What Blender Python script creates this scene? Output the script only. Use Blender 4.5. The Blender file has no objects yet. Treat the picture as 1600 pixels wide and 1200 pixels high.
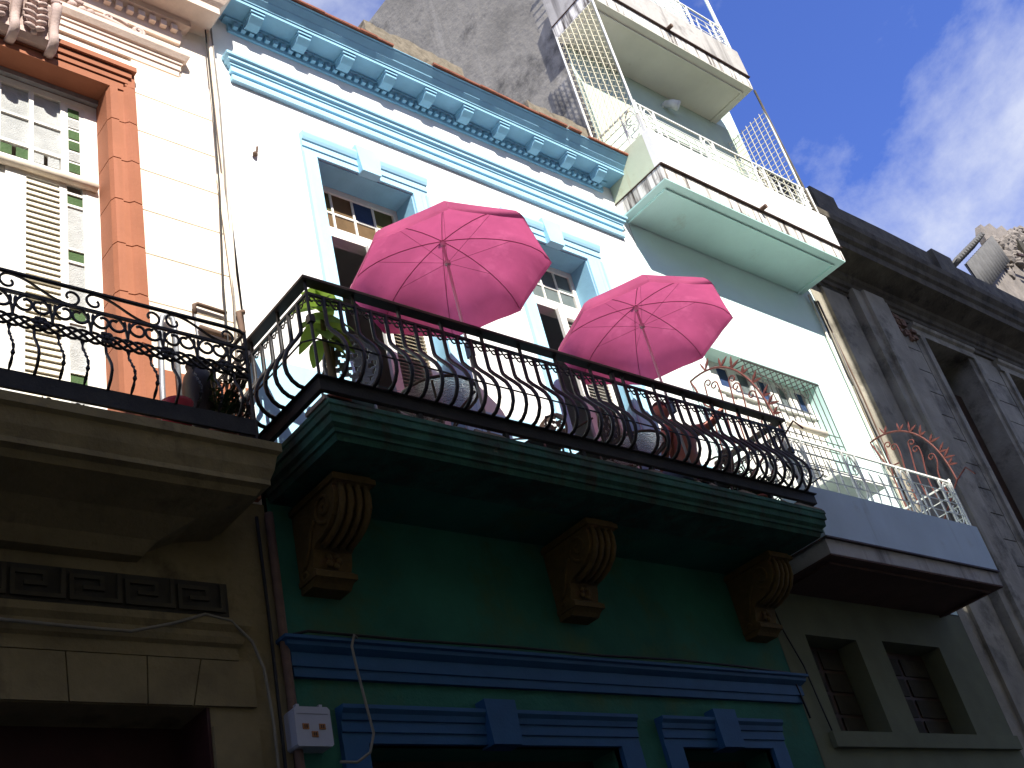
import bpy, bmesh, math, random
from mathutils import Vector, Matrix
random.seed(7)
R = math.radians
S = bpy.context.scene
COL = S.collection

# ================================================================== camera
cam = bpy.data.cameras.new('camera'); cob = bpy.data.objects.new('camera', cam); COL.objects.link(cob)
cam.sensor_width = 36.0; cam.sensor_fit = 'HORIZONTAL'; cam.lens = 1814.0 / 1600.0 * 36.0
cam.clip_start = 0.05; cam.clip_end = 3000
_x = Vector((0.757310, -0.616085, -0.216612)); _z = -Vector((0.621043, 0.576838, 0.530626)); _y = _z.cross(_x)
_m = Matrix((_x, _y, _z)).transposed().to_4x4(); _m.translation = Vector((0, -7.0, 1.6))
cob.matrix_world = _m
S.camera = cob

# ================================================================== light
SUN = Vector((0.34, 1.0, -0.90)).normalized()           # direction the sunlight travels
ELEV = math.asin(-SUN.z); AZ = math.atan2(-SUN.x, -SUN.y)
world = bpy.data.worlds.new('World'); S.world = world; world.use_nodes = True
wn = world.node_tree.nodes; wl = world.node_tree.links; wn.clear()
wo = wn.new('ShaderNodeOutputWorld'); wb = wn.new('ShaderNodeBackground'); wl.new(wb.outputs[0], wo.inputs[0])
sky = wn.new('ShaderNodeTexSky'); sky.sky_type = 'NISHITA'; sky.sun_disc = False
sky.sun_elevation = ELEV; sky.sun_rotation = AZ; sky.altitude = 50
sky.air_density = 1.0; sky.dust_density = 0.1; sky.ozone_density = 3.0
wb.inputs[1].default_value = 0.125
# clouds: soft noise over the whole dome
tc = wn.new('ShaderNodeTexCoord'); mp = wn.new('ShaderNodeMapping'); wl.new(tc.outputs['Generated'], mp.inputs[0])
mp.inputs['Location'].default_value = (3.8506, -4.5998, -2.6037); mp.inputs['Scale'].default_value = (1.0, 1.0, 1.5)
nz = wn.new('ShaderNodeTexNoise'); nz.inputs['Scale'].default_value = 2.6; nz.inputs['Detail'].default_value = 9; nz.inputs['Roughness'].default_value = 0.62
nz.inputs['Distortion'].default_value = 0.25
wl.new(mp.outputs[0], nz.inputs['Vector'])
cr = wn.new('ShaderNodeValToRGB'); cr.color_ramp.elements[0].position = 0.42; cr.color_ramp.elements[1].position = 0.61
cr.color_ramp.elements[1].color = (0.8, 0.8, 0.8, 1)
wl.new(nz.outputs['Fac'], cr.inputs[0])
mx = wn.new('ShaderNodeMixRGB'); wl.new(cr.outputs[0], mx.inputs[0])
tint = wn.new('ShaderNodeMixRGB'); tint.blend_type = 'MULTIPLY'; tint.inputs[0].default_value = 1.0; wl.new(sky.outputs[0], tint.inputs[1]); tint.inputs[2].default_value = (0.54, 0.62, 1.10, 1)
wl.new(tint.outputs[0], mx.inputs[1]); mx.inputs[2].default_value = (3.4, 3.6, 4.2, 1)
wl.new(mx.outputs[0], wb.inputs[0])
sl = bpy.data.lights.new('sun', 'SUN'); so = bpy.data.objects.new('sun', sl); COL.objects.link(so)
sl.energy = 5.0; sl.angle = R(0.53); sl.color = (1.0, 0.95, 0.86)
so.rotation_euler = SUN.to_track_quat('-Z', 'Y').to_euler(); so.location = (-8, -25, 30)
vs = S.view_settings; vs.view_transform = 'Standard'; vs.look = 'None'; vs.gamma = 1.0; vs.exposure = 0.95; vs.use_curve_mapping = False

# ================================================================== materials
MATS = {}
def mat(name, col, rough=0.8, var=0.12, scale=2.5, bump=0.15, bscale=40.0, dirt=None, streak=None, metal=0.0, spec=0.3, chips=None):
    """painted / plastered surface: tone variation, blotches of dirt, vertical streaks, chips showing another colour, fine bump"""
    m = bpy.data.materials.new(name); m.use_nodes = True; nt = m.node_tree; n = nt.nodes; l = nt.links
    b = n['Principled BSDF']; b.inputs['Roughness'].default_value = rough; b.inputs['Metallic'].default_value = metal
    b.inputs['Specular IOR Level'].default_value = spec
    t = n.new('ShaderNodeTexCoord'); co = t.outputs['Object']
    def noise(sc, det=6, vec=co, rg=0.6):
        q = n.new('ShaderNodeTexNoise'); q.inputs['Scale'].default_value = sc; q.inputs['Detail'].default_value = det; q.inputs['Roughness'].default_value = rg
        l.new(vec, q.inputs['Vector']); return q.outputs['Fac']
    def ramp(src, a, c, inv=False):
        q = n.new('ShaderNodeMapRange'); q.inputs['From Min'].default_value = a; q.inputs['From Max'].default_value = c
        if inv: q.inputs['To Min'].default_value = 1; q.inputs['To Max'].default_value = 0
        l.new(src, q.inputs['Value']); return q.outputs[0]
    def mix(fac, a, c):
        q = n.new('ShaderNodeMixRGB')
        if isinstance(fac, float): q.inputs[0].default_value = fac
        else: l.new(fac, q.inputs[0])
        for i, s in ((1, a), (2, c)):
            if isinstance(s, tuple): q.inputs[i].default_value = (*s, 1)
            else: l.new(s, q.inputs[i])
        return q.outputs[0]
    lo = tuple(max(0, c * (1 - var)) for c in col); hi = tuple(min(1, c * (1 + var * 0.6)) for c in col)
    c = mix(ramp(noise(scale), 0.3, 0.7), lo, hi)
    if streak:
        mpn = n.new('ShaderNodeMapping'); mpn.inputs['Scale'].default_value = (streak[2], streak[2], streak[2] * 0.07); l.new(co, mpn.inputs[0])
        s = ramp(noise(1.0, 5, mpn.outputs[0]), streak[1], streak[1] + 0.18)
        c = mix(s, c, streak[0])
    if dirt:
        c = mix(ramp(noise(dirt[2], 10, co, 0.68), dirt[1], dirt[1] + 0.16), c, dirt[0])
    if chips:
        c = mix(ramp(noise(chips[2], 12, co, 0.7), chips[1], chips[1] + 0.02), c, chips[0])
    l.new(c, b.inputs['Base Color'])
    if bump:
        bp = n.new('ShaderNodeBump'); bp.inputs['Strength'].default_value = bump; bp.inputs['Distance'].default_value = 0.02
        l.new(noise(bscale, 8), bp.inputs['Height']); l.new(bp.outputs[0], b.inputs['Normal'])
    MATS[name] = m; return m
def glass(name, col, rough=0.15, bump=0.0, trans=0.75, bscale=60):
    m = mat(name, col, rough, 0.2, 6, bump, bscale, spec=0.5); b = m.node_tree.nodes['Principled BSDF']
    b.inputs['Transmission Weight'].default_value = trans; b.inputs['IOR'].default_value = 1.1; return m
def cloth(name, col, tr):
    m = mat(name, col, 0.9, 0.22, 1.7, 0.25, 260, streak=(tuple(min(1, c * 1.18 + 0.02) for c in col), 0.58, 3.0), dirt=(tuple(c * 0.72 for c in col), 0.62, 2.3)); nt = m.node_tree; n = nt.nodes; l = nt.links; b = n['Principled BSDF']
    t = n.new('ShaderNodeBsdfTranslucent'); ms = n.new('ShaderNodeMixShader'); ms.inputs[0].default_value = tr
    src = b.inputs['Base Color'].links[0].from_socket
    l.new(src, t.inputs['Color']); l.new(b.outputs[0], ms.inputs[1]); l.new(t.outputs[0], ms.inputs[2])
    l.new(ms.outputs[0], n['Material Output'].inputs['Surface']); return m

white_wall = mat('white_wall_paint', (0.80, 0.79, 0.77), 0.85, 0.06, 1.2, 0.12, 30, dirt=((0.62, 0.58, 0.52), 0.66, 2.2))
blue_trim = mat('blue_trim_paint', (0.25, 0.48, 0.63), 0.7, 0.12, 3, 0.12, 40, chips=((0.55, 0.68, 0.75), 0.74, 2.6))
pale_blue = mat('pale_blue_paint', (0.38, 0.66, 0.82), 0.7, 0.08, 3, 0.1, 40)
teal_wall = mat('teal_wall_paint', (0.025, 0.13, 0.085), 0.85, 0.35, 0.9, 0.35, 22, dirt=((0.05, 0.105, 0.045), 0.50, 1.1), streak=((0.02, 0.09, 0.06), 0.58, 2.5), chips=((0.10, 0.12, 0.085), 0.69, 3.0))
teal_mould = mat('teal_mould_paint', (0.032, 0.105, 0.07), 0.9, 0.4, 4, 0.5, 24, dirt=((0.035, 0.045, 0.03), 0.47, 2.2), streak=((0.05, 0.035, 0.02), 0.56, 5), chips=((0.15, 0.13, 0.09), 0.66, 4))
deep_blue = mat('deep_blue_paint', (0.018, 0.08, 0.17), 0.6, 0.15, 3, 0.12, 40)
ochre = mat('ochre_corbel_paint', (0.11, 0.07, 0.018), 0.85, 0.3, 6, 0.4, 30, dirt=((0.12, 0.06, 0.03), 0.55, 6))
cream_wall = mat('cream_wall_paint', (0.80, 0.72, 0.61), 0.85, 0.08, 1.5, 0.12, 30, dirt=((0.60, 0.46, 0.32), 0.68, 3))
cream_trim = mat('cream_trim_plaster', (0.72, 0.58, 0.48), 0.85, 0.12, 4, 0.2, 40, dirt=((0.45, 0.32, 0.25), 0.66, 5))
pink_carving = mat('pinkish_carved_plaster', (0.50, 0.38, 0.34), 0.9, 0.15, 8, 0.3, 50, dirt=((0.35, 0.24, 0.2), 0.62, 8))
orange = mat('orange_door_surround_paint', (0.32, 0.12, 0.063), 0.8, 0.1, 3, 0.15, 40, streak=((0.37, 0.14, 0.08), 0.58, 7))
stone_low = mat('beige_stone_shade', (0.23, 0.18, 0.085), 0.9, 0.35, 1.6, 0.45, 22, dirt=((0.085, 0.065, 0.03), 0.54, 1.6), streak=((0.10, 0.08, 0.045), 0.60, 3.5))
stone_dark = mat('dark_fret_panel', (0.045, 0.04, 0.028), 0.9, 0.3, 5, 0.2, 30)
key_stone = mat('fret_key_stone', (0.06, 0.05, 0.03), 0.9, 0.3, 5, 0.2, 30)
mint = mat('mint_green_paint', (0.58, 0.82, 0.76), 0.8, 0.10, 1.1, 0.15, 30, dirt=((0.46, 0.58, 0.50), 0.60, 1.4), chips=((0.62, 0.56, 0.46), 0.76, 2.2))
mint_wall = mat('pale_mint_wall', (0.68, 0.84, 0.80), 0.85, 0.05, 1.5, 0.1, 30, dirt=((0.52, 0.55, 0.46), 0.60, 1.6), streak=((0.50, 0.50, 0.40), 0.64, 3))
pale_green = mat('pale_green_parapet', (0.52, 0.57, 0.42), 0.85, 0.08, 2, 0.1, 30, streak=((0.42, 0.30, 0.14), 0.60, 5), dirt=((0.42, 0.44, 0.30), 0.56, 2.5))
olive_wall = mat('grey_green_wall', (0.46, 0.55, 0.45), 0.85, 0.08, 2, 0.1, 30)
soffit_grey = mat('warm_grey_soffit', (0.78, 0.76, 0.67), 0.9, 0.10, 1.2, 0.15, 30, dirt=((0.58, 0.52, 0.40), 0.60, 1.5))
stained = mat('stained_white_slab_edge', (0.80, 0.77, 0.70), 0.9, 0.1, 2, 0.2, 40, streak=((0.07, 0.058, 0.05), 0.46, 10), dirt=((0.2, 0.17, 0.14), 0.58, 5))
stained_grey = mat('stained_grey_parapet', (0.42, 0.40, 0.37), 0.9, 0.2, 2, 0.2, 40, streak=((0.14, 0.13, 0.12), 0.52, 4), dirt=((0.20, 0.185, 0.17), 0.55, 2))
grey_blue = mat('blue_grey_parapet_paint', (0.48, 0.58, 0.64), 0.8, 0.10, 1.2, 0.1, 30, streak=((0.36, 0.43, 0.46), 0.60, 4), dirt=((0.40, 0.46, 0.48), 0.60, 2))
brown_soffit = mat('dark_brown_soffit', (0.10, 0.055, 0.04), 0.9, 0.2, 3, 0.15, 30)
green_low = mat('dull_olive_wall', (0.135, 0.145, 0.085), 0.9, 0.15, 2, 0.15, 30)
party = mat('raw_grey_party_wall', (0.25, 0.235, 0.205), 0.95, 0.35, 0.8, 1.0, 7, dirt=((0.06, 0.057, 0.053), 0.52, 0.8), streak=((0.38, 0.36, 0.32), 0.56, 1.8), chips=((0.42, 0.39, 0.34), 0.68, 5))
old_stone = mat('weathered_roof_parapet_stone', (0.20, 0.17, 0.125), 0.95, 0.35, 9, 1.0, 18, dirt=((0.07, 0.06, 0.045), 0.54, 7))
grey_stone = mat('weathered_grey_facade', (0.31, 0.285, 0.225), 0.9, 0.35, 1.6, 0.5, 22, dirt=((0.10, 0.09, 0.07), 0.51, 1.5), streak=((0.42, 0.39, 0.32), 0.57, 4))
grey_dark = mat('blackened_cornice_stone', (0.12, 0.105, 0.08), 0.95, 0.4, 3, 0.6, 18, dirt=((0.045, 0.04, 0.035), 0.52, 2.5), chips=((0.28, 0.23, 0.17), 0.68, 4))
brick_red = mat('broken_brick', (0.22, 0.13, 0.09), 0.95, 0.4, 8, 0.8, 25)
rubble = mat('pale_rubble_plaster', (0.20, 0.175, 0.15), 0.95, 0.35, 2.5, 0.8, 12, dirt=((0.13, 0.11, 0.1), 0.56, 2))
corrug = mat('corrugated_cement_sheet', (0.11, 0.108, 0.105), 0.9, 0.2, 5, 0.2, 30)
tile_edge = mat('red_tile_edge', (0.24, 0.085, 0.05), 0.85, 0.3, 7, 0.4, 40, dirt=((0.10, 0.05, 0.035), 0.6, 6))
iron = mat('black_iron', (0.018, 0.016, 0.016), 0.5, 0.3, 10, 0.15, 90, metal=0.2, spec=0.35)
hand_iron = mat('brown_black_handrail', (0.028, 0.018, 0.015), 0.6, 0.3, 10, 0.15, 60, spec=0.15)
plate_iron = mat('dark_iron_plate', (0.022, 0.022, 0.021), 0.7, 0.4, 6, 0.2, 50, dirt=((0.06, 0.035, 0.025), 0.62, 8))
red_iron = mat('red_oxide_iron', (0.15, 0.045, 0.036), 0.7, 0.25, 12, 0.1, 60)
white_iron = mat('white_painted_iron', (0.74, 0.74, 0.69), 0.6, 0.1, 10, 0.08, 60, dirt=((0.42, 0.30, 0.2), 0.68, 9))
cream_mesh = mat('cream_painted_mesh', (0.78, 0.72, 0.52), 0.6, 0.1, 10, 0.0)
black_mesh = mat('dark_wire', (0.05, 0.05, 0.045), 0.6, 0.2, 10, 0.0)
white_wood = mat('white_painted_wood', (0.78, 0.76, 0.70), 0.6, 0.08, 6, 0.1, 60, dirt=((0.5, 0.43, 0.35), 0.7, 6))
cream_slat = mat('cream_louvre_slat', (0.74, 0.69, 0.57), 0.6, 0.1, 6, 0.05)
brown_wood = mat('dark_brown_wood', (0.055, 0.03, 0.02), 0.6, 0.3, 8, 0.15, 30)
red_door = mat('dark_red_door_wood', (0.04, 0.011, 0.009), 0.6, 0.25, 5, 0.15, 30)
amber = glass('amber_pane', (0.19, 0.125, 0.07), 0.12, 0.1, 0.25)
blue_pane = glass('navy_pane', (0.05, 0.085, 0.19), 0.1, 0.05, 0.25)
olive_pane = glass('olive_pane', (0.14, 0.13, 0.06), 0.12, 0.05, 0.25)
grey_pane = glass('clear_grey_pane', (0.20, 0.24, 0.24), 0.08, 0.03, 0.3)
green_pane = glass('green_glass', (0.075, 0.125, 0.055), 0.25, 0.4, 0.05)
frost_pane = glass('textured_clear_glass', (0.50, 0.51, 0.50), 0.25, 0.8, 0.05, 90)
table_glass = glass('hammered_table_glass', (0.82, 0.90, 0.90), 0.12, 1.0, 0.92, 30)
pink = cloth('pink_umbrella_cloth', (0.49, 0.095, 0.215), 0.52)
pink_rib = mat('dark_pink_rib', (0.26, 0.05, 0.11), 0.5, 0.1, 10, 0.0)
pole_mat = mat('pale_steel_pole', (0.55, 0.50, 0.50), 0.4, 0.1, 8, 0.0, metal=0.3)
chair_pale = mat('pale_cast_aluminium', (0.34, 0.34, 0.34), 0.5, 0.2, 20, 0.2, 80, metal=0.4)
chair_brown = mat('bronze_cast_aluminium', (0.12, 0.085, 0.065), 0.5, 0.25, 20, 0.2, 80, metal=0.3)
skin = mat('brown_skin', (0.38, 0.15, 0.10), 0.5, 0.12, 14, 0.08, 120, spec=0.35)
hairm = mat('dark_hair', (0.02, 0.014, 0.014), 0.7, 0.3, 60, 0.5, 150)
denim = mat('blue_grey_shorts', (0.12, 0.16, 0.26), 0.9, 0.15, 12, 0.3, 120)
leaf_m = cloth('variegated_leaf', (0.24, 0.36, 0.06), 0.35)
leaf_d = mat('dark_green_leaf', (0.045, 0.085, 0.03), 0.5, 0.3, 12, 0.1, 60)
stem_m = mat('brown_stem', (0.16, 0.12, 0.06), 0.8, 0.3, 12, 0.2, 60)
terracotta = mat('terracotta', (0.30, 0.11, 0.06), 0.85, 0.2, 6, 0.2, 50)
jar_m = mat('dark_brown_glazed_clay', (0.022, 0.013, 0.01), 0.5, 0.3, 6, 0.1, 40)
red_plastic = mat('red_plastic', (0.40, 0.03, 0.05), 0.4, 0.1, 6, 0.0)
pipe_grey = mat('grey_metal_pipe', (0.32, 0.33, 0.35), 0.5, 0.25, 10, 0.15, 60, metal=0.4, dirt=((0.25, 0.14, 0.08), 0.64, 9))
pipe_cream = mat('cream_painted_pipe', (0.74, 0.66, 0.54), 0.7, 0.12, 8, 0.1, 60)
pipe_brown = mat('rusty_brown_pipe', (0.13, 0.08, 0.055), 0.8, 0.25, 10, 0.2, 60)
wire_black = mat('black_cable', (0.015, 0.014, 0.013), 0.6, 0.2, 10, 0.0)
wire_grey = mat('grey_cable', (0.22, 0.20, 0.18), 0.7, 0.2, 10, 0.0)
wire_pale = mat('pale_cable', (0.20, 0.18, 0.13), 0.7, 0.2, 10, 0.0)
meter_w = mat('white_meter_plastic', (0.36, 0.37, 0.40), 0.5, 0.06, 6, 0.05)
meter_win = mat('amber_meter_window', (0.30, 0.12, 0.03), 0.4, 0.3, 30, 0.0)
tan_slab = mat('worn_concrete_slab', (0.26, 0.21, 0.16), 0.95, 0.3, 4, 0.6, 22, dirt=((0.09, 0.07, 0.05), 0.55, 4))
asphalt = mat('asphalt', (0.05, 0.05, 0.05), 0.95, 0.25, 3, 0.5, 60)
concrete = mat('pavement_concrete', (0.22, 0.21, 0.19), 0.95, 0.2, 2, 0.4, 30)
opp_pale = mat('pale_plaster_opposite', (0.66, 0.61, 0.50), 0.9, 0.1, 1, 0.2, 25)
opp_wall = mat('ochre_plaster_opposite', (0.44, 0.395, 0.285), 0.9, 0.2, 1, 0.2, 25)
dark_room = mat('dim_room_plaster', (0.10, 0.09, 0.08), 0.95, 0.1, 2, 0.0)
lamp_w = mat('white_lamp_housing', (0.70, 0.70, 0.68), 0.5, 0.05, 6, 0.0)

# ================================================================== geometry helpers
class MB:
    def __init__(self): self.v = []; self.f = []
    def add(self, vs, fs):
        o = len(self.v); self.v += [tuple(p) for p in vs]; self.f += [tuple(i + o for i in q) for q in fs]; return self
    def box(self, x0, x1, y0, y1, z0, z1):
        return self.add([(x0, y0, z0), (x1, y0, z0), (x1, y1, z0), (x0, y1, z0), (x0, y0, z1), (x1, y0, z1), (x1, y1, z1), (x0, y1, z1)],
                        [(0, 3, 2, 1), (4, 5, 6, 7), (0, 1, 5, 4), (1, 2, 6, 5), (2, 3, 7, 6), (3, 0, 4, 7)])
    def quad(self, a, b, c, d): return self.add([a, b, c, d], [(0, 1, 2, 3)])
    def tube(self, pts, r, n=6, closed=False, twist=0.0, flat=1.0):
        pts = [Vector(p) for p in pts]; k = len(pts)
        rs = r if isinstance(r, (list, tuple)) else [r] * k
        t0 = (pts[1] - pts[0]).normalized(); up = Vector((0, 0, 1)) if abs(t0.z) < 0.9 else Vector((1, 0, 0))
        nrm = (up - t0 * up.dot(t0)).normalized(); vs = []; prev = t0
        for i, p in enumerate(pts):
            if closed: t = (pts[(i + 1) % k] - pts[i - 1]).normalized()
            else: t = (pts[min(i + 1, k - 1)] - pts[max(i - 1, 0)]).normalized()
            q = prev.rotation_difference(t); nrm = q @ nrm; nrm = (nrm - t * nrm.dot(t)).normalized(); prev = t
            b = t.cross(nrm)
            for j in range(n):
                a = 2 * math.pi * j / n + twist * i + (math.pi / 4 if n == 4 else 0)
                vs.append(p + (nrm * math.cos(a) + b * math.sin(a) * flat) * rs[i])
        fs = []
        for i in range(k if closed else k - 1):
            for j in range(n):
                a = i * n + j; c = i * n + (j + 1) % n; d = ((i + 1) % k) * n
                fs.append((a, c, d + (j + 1) % n, d + j))
        if not closed: fs += [tuple(reversed(range(n))), tuple(range((k - 1) * n, k * n))]
        return self.add(vs, fs)
    def sweep(self, path, prof, caps=True):
        """closed profile [(outward, z)] along a plan path; outward is the right-hand side of travel"""
        k = len(path); m = len(prof); vs = []
        for i in range(k):
            ns = []
            if i > 0: t = (Vector(path[i]) - Vector(path[i - 1])).normalized(); ns.append(Vector((t.y, -t.x)))
            if i < k - 1: t = (Vector(path[i + 1]) - Vector(path[i])).normalized(); ns.append(Vector((t.y, -t.x)))
            nn = ns[0] if len(ns) == 1 else (ns[0] + ns[1]) / (1 + ns[0].dot(ns[1]))
            for d, z in prof: vs.append((path[i][0] + nn.x * d, path[i][1] + nn.y * d, z))
        fs = []
        for i in range(k - 1):
            for j in range(m):
                a = i * m + j; b = i * m + (j + 1) % m; fs.append((a, b, b + m, a + m))
        if caps: fs += [tuple(range(m)), tuple(range((k - 1) * m, k * m))]
        return self.add(vs, fs)
    def prism(self, poly, axis, a, b):
        """extrude a polygon; axis 'x': poly (y,z); 'y': poly (x,z); 'z': poly (x,y)"""
        k = len(poly)
        def P(p, h): return {'x': (h, p[0], p[1]), 'y': (p[0], h, p[1]), 'z': (p[0], p[1], h)}[axis]
        return self.add([P(p, a) for p in poly] + [P(p, b) for p in poly],
                        [tuple(range(k)), tuple(range(k, 2 * k))] + [(i, (i + 1) % k, k + (i + 1) % k, k + i) for i in range(k)])
    def lathe(self, c, prof, n=16, sx=1.0, sy=1.0):
        vs = []; m = len(prof)
        for r, z in prof:
            for j in range(n): a = 2 * math.pi * j / n; vs.append((c[0] + r * sx * math.cos(a), c[1] + r * sy * math.sin(a), c[2] + z))
        fs = [(i * n + j, i * n + (j + 1) % n, (i + 1) * n + (j + 1) % n, (i + 1) * n + j) for i in range(m - 1) for j in range(n)]
        fs += [tuple(range(n)), tuple(range((m - 1) * n, m * n))]
        return self.add(vs, fs)
    def ball(self, c, rx, ry, rz, n=10, m=7):
        return self.lathe(c, [(max(0.02, math.sin(math.pi * i / m)) * 1.0, -math.cos(math.pi * i / m)) for i in range(m + 1)], n) if False else \
            self.add([(c[0] + rx * math.sin(math.pi * i / m) * math.cos(2 * math.pi * j / n), c[1] + ry * math.sin(math.pi * i / m) * math.sin(2 * math.pi * j / n), c[2] - rz * math.cos(math.pi * i / m)) for i in range(m + 1) for j in range(n)],
                     [(i * n + j, i * n + (j + 1) % n, (i + 1) * n + (j + 1) % n, (i + 1) * n + j) for i in range(m) for j in range(n)])
    def mesh(self, name, smooth=False):
        me = bpy.data.meshes.new(name); me.from_pydata(self.v, [], self.f)
        bm = bmesh.new(); bm.from_mesh(me); bmesh.ops.remove_doubles(bm, verts=bm.verts, dist=1e-5); bmesh.ops.recalc_face_normals(bm, faces=bm.faces); bm.to_mesh(me); bm.free()
        if smooth: me.polygons.foreach_set('use_smooth', [True] * len(me.polygons))
        return me
    def build(self, name, m, parent=None, smooth=False, stuff=False):
        o = bpy.data.objects.new(name, self.mesh(name, smooth)); COL.objects.link(o); o.data.materials.append(m); attach(o, parent)
        if stuff: o['kind'] = 'stuff'
        return o
ROOTS = {}
def attach(o, parent):
    if parent is None: return
    o.parent = parent
    if parent.name in ROOTS: o.matrix_parent_inverse = Matrix.Translation(-ROOTS[parent.name])
def thing(name, label, cat, loc=(0, 0, 0), group=None, fixed=True):
    o = bpy.data.objects.new(name, None); COL.objects.link(o); o.location = loc; o.empty_display_size = 0.2
    if fixed: ROOTS[o.name] = Vector(loc)
    return tag(o, label, cat, group)
def tag(o, label, cat, group=None):
    o['label'] = label; o['category'] = cat
    if group: o['group'] = group
    return o
def struct(o): o['kind'] = 'structure'; return o
def inst(src, parent, loc, rotz=0.0, name=None):
    c = bpy.data.objects.new(name or src.name.split('.')[0], src.data if hasattr(src, 'data') and not isinstance(src, bpy.types.Mesh) else src)
    COL.objects.link(c); attach(c, parent); c.location = loc; c.rotation_euler = (0, 0, rotz); return c
def copy_tree(o, parent=None):
    c = o.copy(); COL.objects.link(c); c.parent = parent
    for ch in list(o.children): copy_tree(ch, c)
    return c
def proto(mb, name, m, smooth=False):
    me = mb.mesh(name, smooth); me.materials.append(m); return me
def put(me, name, parent, loc=(0, 0, 0), rot=(0, 0, 0), scale=(1, 1, 1)):
    o = bpy.data.objects.new(name, me); COL.objects.link(o); attach(o, parent); o.location = loc; o.rotation_euler = rot; o.scale = scale; return o
def spiral(cx, cz, r0, r1, a0, a1, n=14):
    return [(cx + (r0 + (r1 - r0) * i / n) * math.cos(a0 + (a1 - a0) * i / n), cz + (r0 + (r1 - r0) * i / n) * math.sin(a0 + (a1 - a0) * i / n)) for i in range(n + 1)]
def xz(pts, y): return [(p[0], y, p[1]) for p in pts]
def yz(pts, x): return [(x, p[0], p[1]) for p in pts]
def bez(p0, p1, p2, p3, n=10):
    out = []
    for i in range(n + 1):
        t = i / n; u = 1 - t
        out.append(tuple(u**3 * a + 3 * u * u * t * b + 3 * u * t * t * c + t**3 * d for a, b, c, d in zip(p0, p1, p2, p3)))
    return out
def facade(mb, x0, x1, z0, z1, holes, y=0.0, depth=0.35):
    """front sheet with rectangular openings and their reveals"""
    xs = sorted({x0, x1, *[h[0] for h in holes], *[h[1] for h in holes]}); zs = sorted({z0, z1, *[h[2] for h in holes], *[h[3] for h in holes]})
    for i in range(len(xs) - 1):
        for j in range(len(zs) - 1):
            cx = (xs[i] + xs[i + 1]) / 2; cz = (zs[j] + zs[j + 1]) / 2
            if any(h[0] < cx < h[1] and h[2] < cz < h[3] for h in holes): continue
            mb.quad((xs[i], y, zs[j]), (xs[i + 1], y, zs[j]), (xs[i + 1], y, zs[j + 1]), (xs[i], y, zs[j + 1]))
    for a, b, c, d in holes:
        e = y + depth
        mb.quad((a, y, c), (a, y, d), (a, e, d), (a, e, c)); mb.quad((b, y, c), (b, e, c), (b, e, d), (b, y, d))
        mb.quad((a, y, d), (b, y, d), (b, e, d), (a, e, d)); mb.quad((a, y, c), (a, e, c), (b, e, c), (b, y, c))
    return mb

# ================================================================== setting
struct(MB().quad((-400, -400, 0), (400, -400, 0), (400, 400, 0), (-400, 400, 0)).build('ground', asphalt))
struct(MB().box(-30, 60, -1.3, -0.02, 0.0, 0.14).build('pavement', concrete))
struct(MB().box(-30, 60, -8.98, -7.9, 0.0, 0.14).build('pavement', concrete))

# unseen buildings across the street: shaped to shade the lower storeys, coloured for bounce
def opposite(name, label, x0, x1, h, loc, wm):
    r = thing(name, label, 'building', loc)
    holes = []
    n = max(1, int((x1 - x0) / 3.2))
    for i in range(n):
        cx = x0 + (i + 0.5) * (x1 - x0) / n
        for z in (0.3, 6.4, 11.2, 16.0, 20.0):
            if z + 3.0 < h: holes.append((cx - 0.6, cx + 0.6, z, z + 2.9))
    w = MB()
    xs = facade(MB(), x0, x1, 0, h, holes, 0.0, 0.3)
    w.add([(p[0], -9.0 - p[1], p[2]) for p in xs.v], xs.f)
    w.box(x0, x1, -19, -9.31, 0, h)
    w.build('wall', wm, r)
    for a, b, c, d in holes: MB().box(a, b, -9.25, -9.2, c, d).build('window_shutter', brown_wood, r)
    MB().sweep([(x1, -9.0), (x0, -9.0)], [(0, h - 0.5), (0.1, h - 0.45), (0.3, h - 0.2), (0.3, h), (0, h)]).build('cornice', wm, r)
    return r
opposite('opposite_house', 'unseen plain ochre house across the street behind the viewer', -16, 12.1, 14.55, (-2.3, -14, 0), opp_wall)
opposite('opposite_block', 'unseen taller pale apartment block across the street behind the viewer', 12.15, 23.5, 23.3, (17.8, -14, 0), opp_pale)

# ================================================================== railing makers
def fan_arc(x, pts): return yz(pts, x)

# ================================================================== HOUSE 1: cream house with orange door surround
H1 = thing('cream_house', 'cream house with orange door surround, carved keystone and curled black balcony railing', 'house', (1.2, 4, 0))
D1 = (1.45, 3.25, 6.15, 10.30)
w = facade(MB(), -2.4, 4.395, 6.10, 12.6, [(1.0, 3.51, 6.12, 10.62)], 0.02, 0.3)
w.box(-2.4, 4.395, 8.0, 8.2, 0, 12.6); w.box(-2.4, -2.2, 0.4, 8, 0, 12.6); w.box(4.2, 4.395, 0.4, 8, 0, 12.6); w.box(-2.2, 4.2, 0.4, 8, 12.4, 12.6); w.box(-2.2, 4.2, 0.4, 8, 6.0, 6.1)
w.build('wall', cream_wall, H1)
# coursed stone blocks right of the door
ZJ = [7.38, 7.88, 8.40, 8.90, 9.39, 9.88, 10.38, 10.84]
for a, b in zip(ZJ[:-1], ZJ[1:]):
    MB().box(3.515, 4.33, -0.012, 0.05, a + 0.008, b - 0.008).build('stone_block', cream_wall, H1)
MB().box(3.515, 4.33, -0.012, 0.05, 7.20, 7.372).build('stone_block', cream_wall, H1)
MB().box(3.51, 4.36, -0.035, 0.05, 6.13, 7.19).build('plinth_block', orange, H1)
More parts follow.
